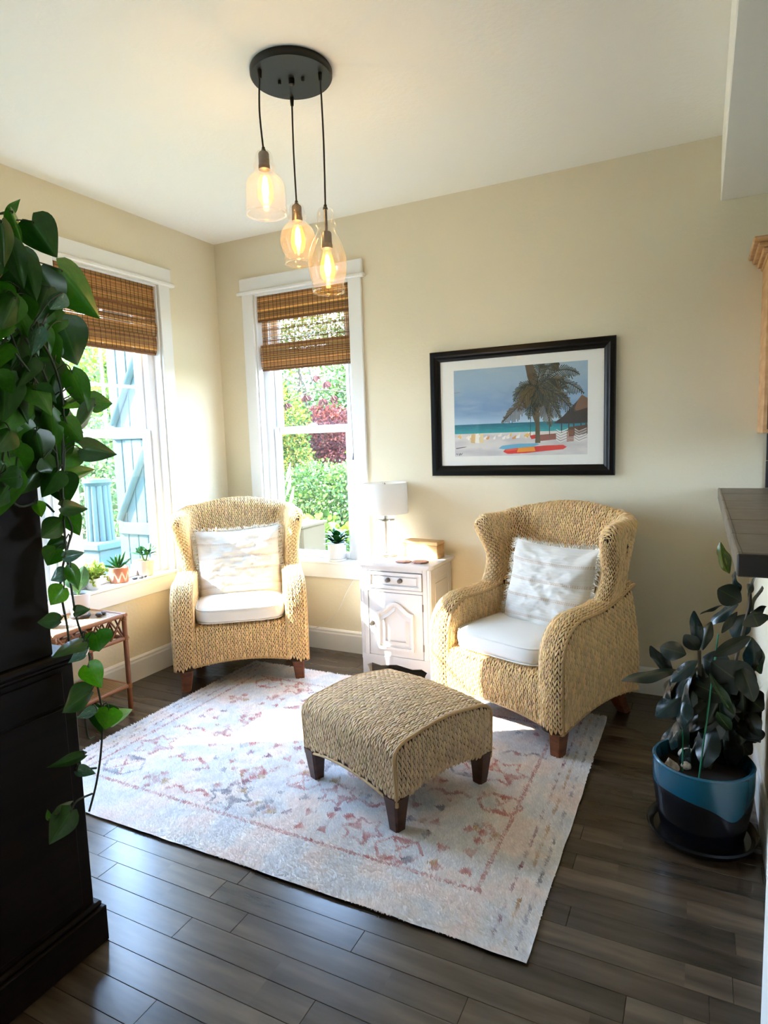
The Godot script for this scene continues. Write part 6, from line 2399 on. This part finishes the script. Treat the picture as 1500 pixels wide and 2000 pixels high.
func pothos() -> void:
	var root := thing("pothos_vine", "trailing pothos vine with heart-shaped leaves hanging over the dark hutch", "plant")
	var s := S.new()
	s.xf = Transform3D(Basis(), Vector3(1.36, 1.5882, 2.68))
	s.lathe([Vector2(0.001, 0.0), Vector2(0.075, 0.0), Vector2(0.08, 0.005), Vector2(0.105, 0.16), Vector2(0.11, 0.165), Vector2(0.11, 0.19), Vector2(0.10, 0.19), Vector2(0.098, 0.17), Vector2(0.001, 0.165)], 40)
	obj("pot", s, mat("vine_pot", rgb(196, 190, 178), 0.5), root)
	s = S.new()
	s.grid(16, 4, func(u, v): return Vector3(1.36 + cos(u * TAU) * 0.097 * v, 1.762, 2.68 + sin(u * TAU) * 0.097 * v), true, true)
	obj("soil", s, M.soil, root)
	var st := mat("vine_stem", rgb(52, 58, 40), 0.6)
	var pts_all := []
	for q in POTHOS_VINES:
		var p := []
		for k in range(0, q.size(), 3):
			p.append(Vector3(q[k], q[k + 1], q[k + 2]) * 0.001)
		pts_all.append_array(spline(p, 6))
		s = S.new()
		s.tube(spline(p, 6), 0.0028, 7)
		obj("vine", s, st, root)
	# runners from the pot over the edge
	for k in 7:
		var e := Vector3(1.57 + rf(-0.02, 0.03), 1.50 + rf(-0.15, 0.35), 2.50 + 0.03 * k)
		s = S.new()
		var a := Vector3(1.40 + rf(-0.03, 0.03), 1.762, 2.64 + rf(-0.03, 0.05))
		var p := spline([a, Vector3(1.48, 1.86 + rf(0.0, 0.08), lerpf(a.z, e.z, 0.5)), e], 6)
		pts_all.append_array(p)
		s.tube(p, 0.0026, 6)
		obj("vine", s, st, root)
	var tex := [leaf_tex(Color(0.12, 0.29, 0.045), Color(0.22, 0.42, 0.10), Color(0.30, 0.40, 0.12), 0.25, 0.12, 51), leaf_tex(Color(0.22, 0.44, 0.05), Color(0.32, 0.54, 0.12), Color(0.42, 0.5, 0.14), 0.35, 0.12, 52), leaf_tex(Color(0.36, 0.60, 0.08), Color(0.34, 0.56, 0.12), Color(0.5, 0.6, 0.12), 0.5, 0.1, 53), leaf_tex(Color(0.30, 0.45, 0.36), Color(0.4, 0.5, 0.4), Color(0.6, 0.66, 0.6), 0.6, 0.1, 54)]  # third texture paints in window backlight as lime, fourth a grey-blue reflection
	var ms := []
	for k in 4:
		ms.append(leaf_mat("pothos_leaf_%d" % k, tex[k], [0.32, 0.32, 0.35, 0.22][k], [Color(0.16, 0.36, 0.03), Color(0.26, 0.50, 0.05), Color(0.42, 0.65, 0.05), Color(0.2, 0.35, 0.15)][k]))
	var shapes := [heart_leaf(0.35, 0.16, 0.06), heart_leaf(0.2, 0.28, 0.10), heart_leaf(0.5, 0.10, 0.04), heart_leaf(0.28, -0.06, 0.12)]
	var L := POTHOS_LEAVES
	var eye := Vector3(1.0, 0.15, 0.75)
	for k in range(0, L.size(), 8):
		var a := Vector3(L[k], L[k + 1], L[k + 2]) * 0.001
		var b := Vector3(L[k + 3], L[k + 4], L[k + 5]) * 0.001
		var face := (eye.normalized() + Vector3(rng.randfn(), rng.randfn() * 0.8, rng.randfn()) * 0.28).normalized()
		place_leaf(shapes[rng.randi() % 4], ms[L[k + 7]], root, a, b, L[k + 6] * 0.00125, face)
		# the leaf stalk runs to the nearest point of a vine
		var best: Vector3 = pts_all[0]
		for q in pts_all:
			if q.distance_squared_to(a) < best.distance_squared_to(a):
				best = q
		if best.distance_to(a) < 0.22:
			s = S.new()
			s.tube(spline([best, best.lerp(a, 0.5) + Vector3(0.008, 0.016, 0), a, a.lerp(b, 0.06)], 4), 0.0016, 5)
			obj("leaf_stalk", s, st, root)
	# leaves over the pot and along the runners
	for k in 34:
		var q: Vector3
		if k < 16:
			var an := TAU * k / 16.0 + rf(-0.2, 0.2)
			q = Vector3(1.36 + cos(an) * rf(0.03, 0.1), 1.80 + rf(0.0, 0.10), 2.70 + sin(an) * rf(0.03, 0.1))
		else:
			q = pts_all[pts_all.size() - 1 - rng.randi() % (7 * 13)] + Vector3(0.0, 0.01, 0.0)
		var d := Vector3(rf(-0.6, 1.0), rf(-0.7, 0.3), rf(-0.5, 0.9)).normalized()
		place_leaf(shapes[k % 4], ms[[0, 1, 0][k % 3]], root, q, q + d * rf(0.08, 0.12), rf(0.06, 0.09), (Vector3.UP + Vector3(0.7, 0, 0.5)).normalized())
		s = S.new()
		s.tube(spline([Vector3(1.36 + rf(-0.04, 0.04), 1.762, 2.68 + rf(-0.04, 0.04)), q + Vector3(0, 0.01, 0), q + d * 0.01], 4) if k < 16 else [q - Vector3(0, 0.01, 0), q + d * 0.006], 0.0017, 5)
		obj("leaf_stalk", s, st, root)


# ------------------------------------------------------------------ croton in a blue pot
func croton() -> void:
	var root := thing("croton_plant", "tall dark croton in a blue glazed pot under the bar counter", "plant", Vector3(3.028, 0.0, 1.222))
	var glaze := mat("blue_glaze", rgb(4, 80, 104), 0.2)
	glaze.clearcoat_enabled = true
	glaze.clearcoat = 0.6
	glaze.clearcoat_roughness = 0.08
	var dark := mat("black_glaze", rgb(12, 17, 24), 0.2)
	var s := S.new()
	s.lathe([Vector2(0.001, 0.004), Vector2(0.13, 0.004), Vector2(0.160, 0.014), Vector2(0.172, 0.034), Vector2(0.170, 0.042), Vector2(0.163, 0.038), Vector2(0.150, 0.020), Vector2(0.001, 0.016)], 56)
	obj("saucer", s, dark, root)
	# the dark lower glaze ends in a wavy line under the blue rim band
	var wave := func(u: float) -> float: return 0.192 + 0.008 * sin(u * TAU * 3.0 + 1.0) - 0.05 * pow(maxf(0.0, cos((u - 0.14) * TAU)), 14.0)
	s = S.new()
	s.grid(72, 10, func(u, v):
		var y: float = lerpf(0.018, wave.call(u), v)
		var r := 0.122 + 0.034 * sin(clampf(y / 0.24, 0, 1) * PI / 2)
		return Vector3(cos(u * TAU) * r, y, sin(u * TAU) * r), true)
	obj("pot_base", s, dark, root)
	s = S.new()
	s.grid(72, 8, func(u, v):
		var y: float = lerpf(wave.call(u), 0.272, v)
		var r := 0.122 + 0.034 * sin(clampf(y / 0.24, 0, 1) * PI / 2)
		return Vector3(cos(u * TAU) * r, y, sin(u * TAU) * r), true)
	s.lathe([Vector2(0.156, 0.272), Vector2(0.157, 0.277), Vector2(0.153, 0.281), Vector2(0.146, 0.280), Vector2(0.142, 0.274), Vector2(0.138, 0.225), Vector2(0.125, 0.03)], 72)
	obj("pot_rim", s, glaze, root)
	obj("soil", soil_disc(0.138, 0.235), M.soil, root)
	s = S.new()
	for q in CROTON_STEMS:
		var p := []
		for k in range(0, q.size(), 3):
			p.append(Vector3(q[k], q[k + 1], q[k + 2]) * 0.001 - root.position)
		p[0].y = 0.22
		var sp := spline(p, 6)
		s.tube(sp, 0.006, 8)
	obj("stem", s, mat("croton_stem", rgb(70, 62, 48), 0.7), root)
	var stakes := mat("green_stake", rgb(24, 112, 80), 0.5)
	for q in [[Vector3(-0.012, 0.22, 0.06), Vector3(0.035, 0.72, 0.02)], [Vector3(-0.06, 0.22, 0.03), Vector3(-0.065, 0.52, 0.01)]]:
		s = S.new()
		s.tube(q, 0.0028, 7)
		obj("stake", s, stakes, root)
	var tex := [leaf_tex(Color(0.03, 0.085, 0.05), Color(0.30, 0.32, 0.10), Color(0.05, 0.13, 0.06), 0.3, 0.10, 61), leaf_tex(Color(0.09, 0.16, 0.16), Color(0.2, 0.28, 0.2), Color(0.11, 0.18, 0.17), 0.4, 0.25, 62), leaf_tex(Color(0.14, 0.22, 0.12), Color(0.62, 0.58, 0.32), Color(0.35, 0.38, 0.2), 0.5, 0.5, 63), leaf_tex(Color(0.22, 0.30, 0.03), Color(0.72, 0.66, 0.08), Color(0.62, 0.58, 0.06), 0.6, 0.3, 64)]  # second texture has the sky reflection painted in as grey-blue
	var ms := []
	for k in 4:
		ms.append(leaf_mat("croton_leaf_%d" % k, tex[k], [0.3, 0.26, 0.35, 0.35][k], [Color(0.05, 0.12, 0.03), Color(0.06, 0.12, 0.08), Color(0.15, 0.2, 0.08), Color(0.4, 0.42, 0.05)][k]))
	var shapes := [lance_leaf(0.3, 0.15, 0.10), lance_leaf(0.5, 0.3, 0.15), lance_leaf(0.2, 0.02, 0.06)]
	var L := CROTON_LEAVES
	for k in range(0, L.size(), 8):
		var a := Vector3(L[k], L[k + 1], L[k + 2]) * 0.001 - root.position
		var b := Vector3(L[k + 3], L[k + 4], L[k + 5]) * 0.001 - root.position
		var face := (Vector3(-0.45, 0.45, 0.8) + Vector3(rng.randfn(), rng.randfn(), rng.randfn()) * 0.3).normalized()
		place_leaf(shapes[rng.randi() % 3], ms[L[k + 7]], root, a, b, L[k + 6] * 0.0013, face)
	# stones and a shell lying on the soil
	var pale := mat("pale_stone", Color.WHITE, 0.8)
	pale.albedo_texture = noise_tex(0.05, [rgb(120, 104, 92), rgb(186, 172, 156), rgb(210, 200, 188)], 128, 128, 4, 70)
	pale.uv1_triplanar = true
	pale.uv1_scale = Vector3(9, 9, 9)
	var rocks := [[Vector3(-0.045, 0.238, -0.045), Vector3(0.032, 0.022, 0.026), "flat pale rock on the soil of the blue pot behind the shell"], [Vector3(-0.05, 0.238, 0.02), Vector3(0.016, 0.013, 0.016), "round pale stone beside the shell in the blue pot"]]
	for q in rocks:
		s = S.new()
		var rr: Vector3 = q[1]
		var f := FastNoiseLite.new()
		f.frequency = 1.3
		s.grid(20, 10, func(u, v):
			var d := Vector3(cos(u * TAU) * sin(v * PI), -cos(v * PI), sin(u * TAU) * sin(v * PI))
			var k := 1.0 + 0.22 * f.get_noise_3d(d.x * 1.5, d.y * 1.5, d.z * 1.5)
			return Vector3(d.x * rr.x * k, rr.y + d.y * rr.y, d.z * rr.z * k), true)
		var o := obj("rock", s, pale)
		o.position = root.position + q[0]
		tag(o, q[2], "rock", "stones in the blue pot")
	s = S.new()
	var pr := []
	for k in 11:
		var t := k / 10.0
		pr.append(Vector2(0.026 * (1.0 - t) * (1.0 + 0.14 * sin(t * 40.0)) + 0.001, 0.044 * t))
	s.lathe(pr, 22)
	var sh := obj("seashell", s, pale)
	sh.position = root.position + Vector3(-0.095, 0.237, 0.03)
	sh.rotation = Vector3(0.25, 0, 0.2)
	tag(sh, "ridged cone-shaped seashell at left on the soil of the blue pot", "seashell")
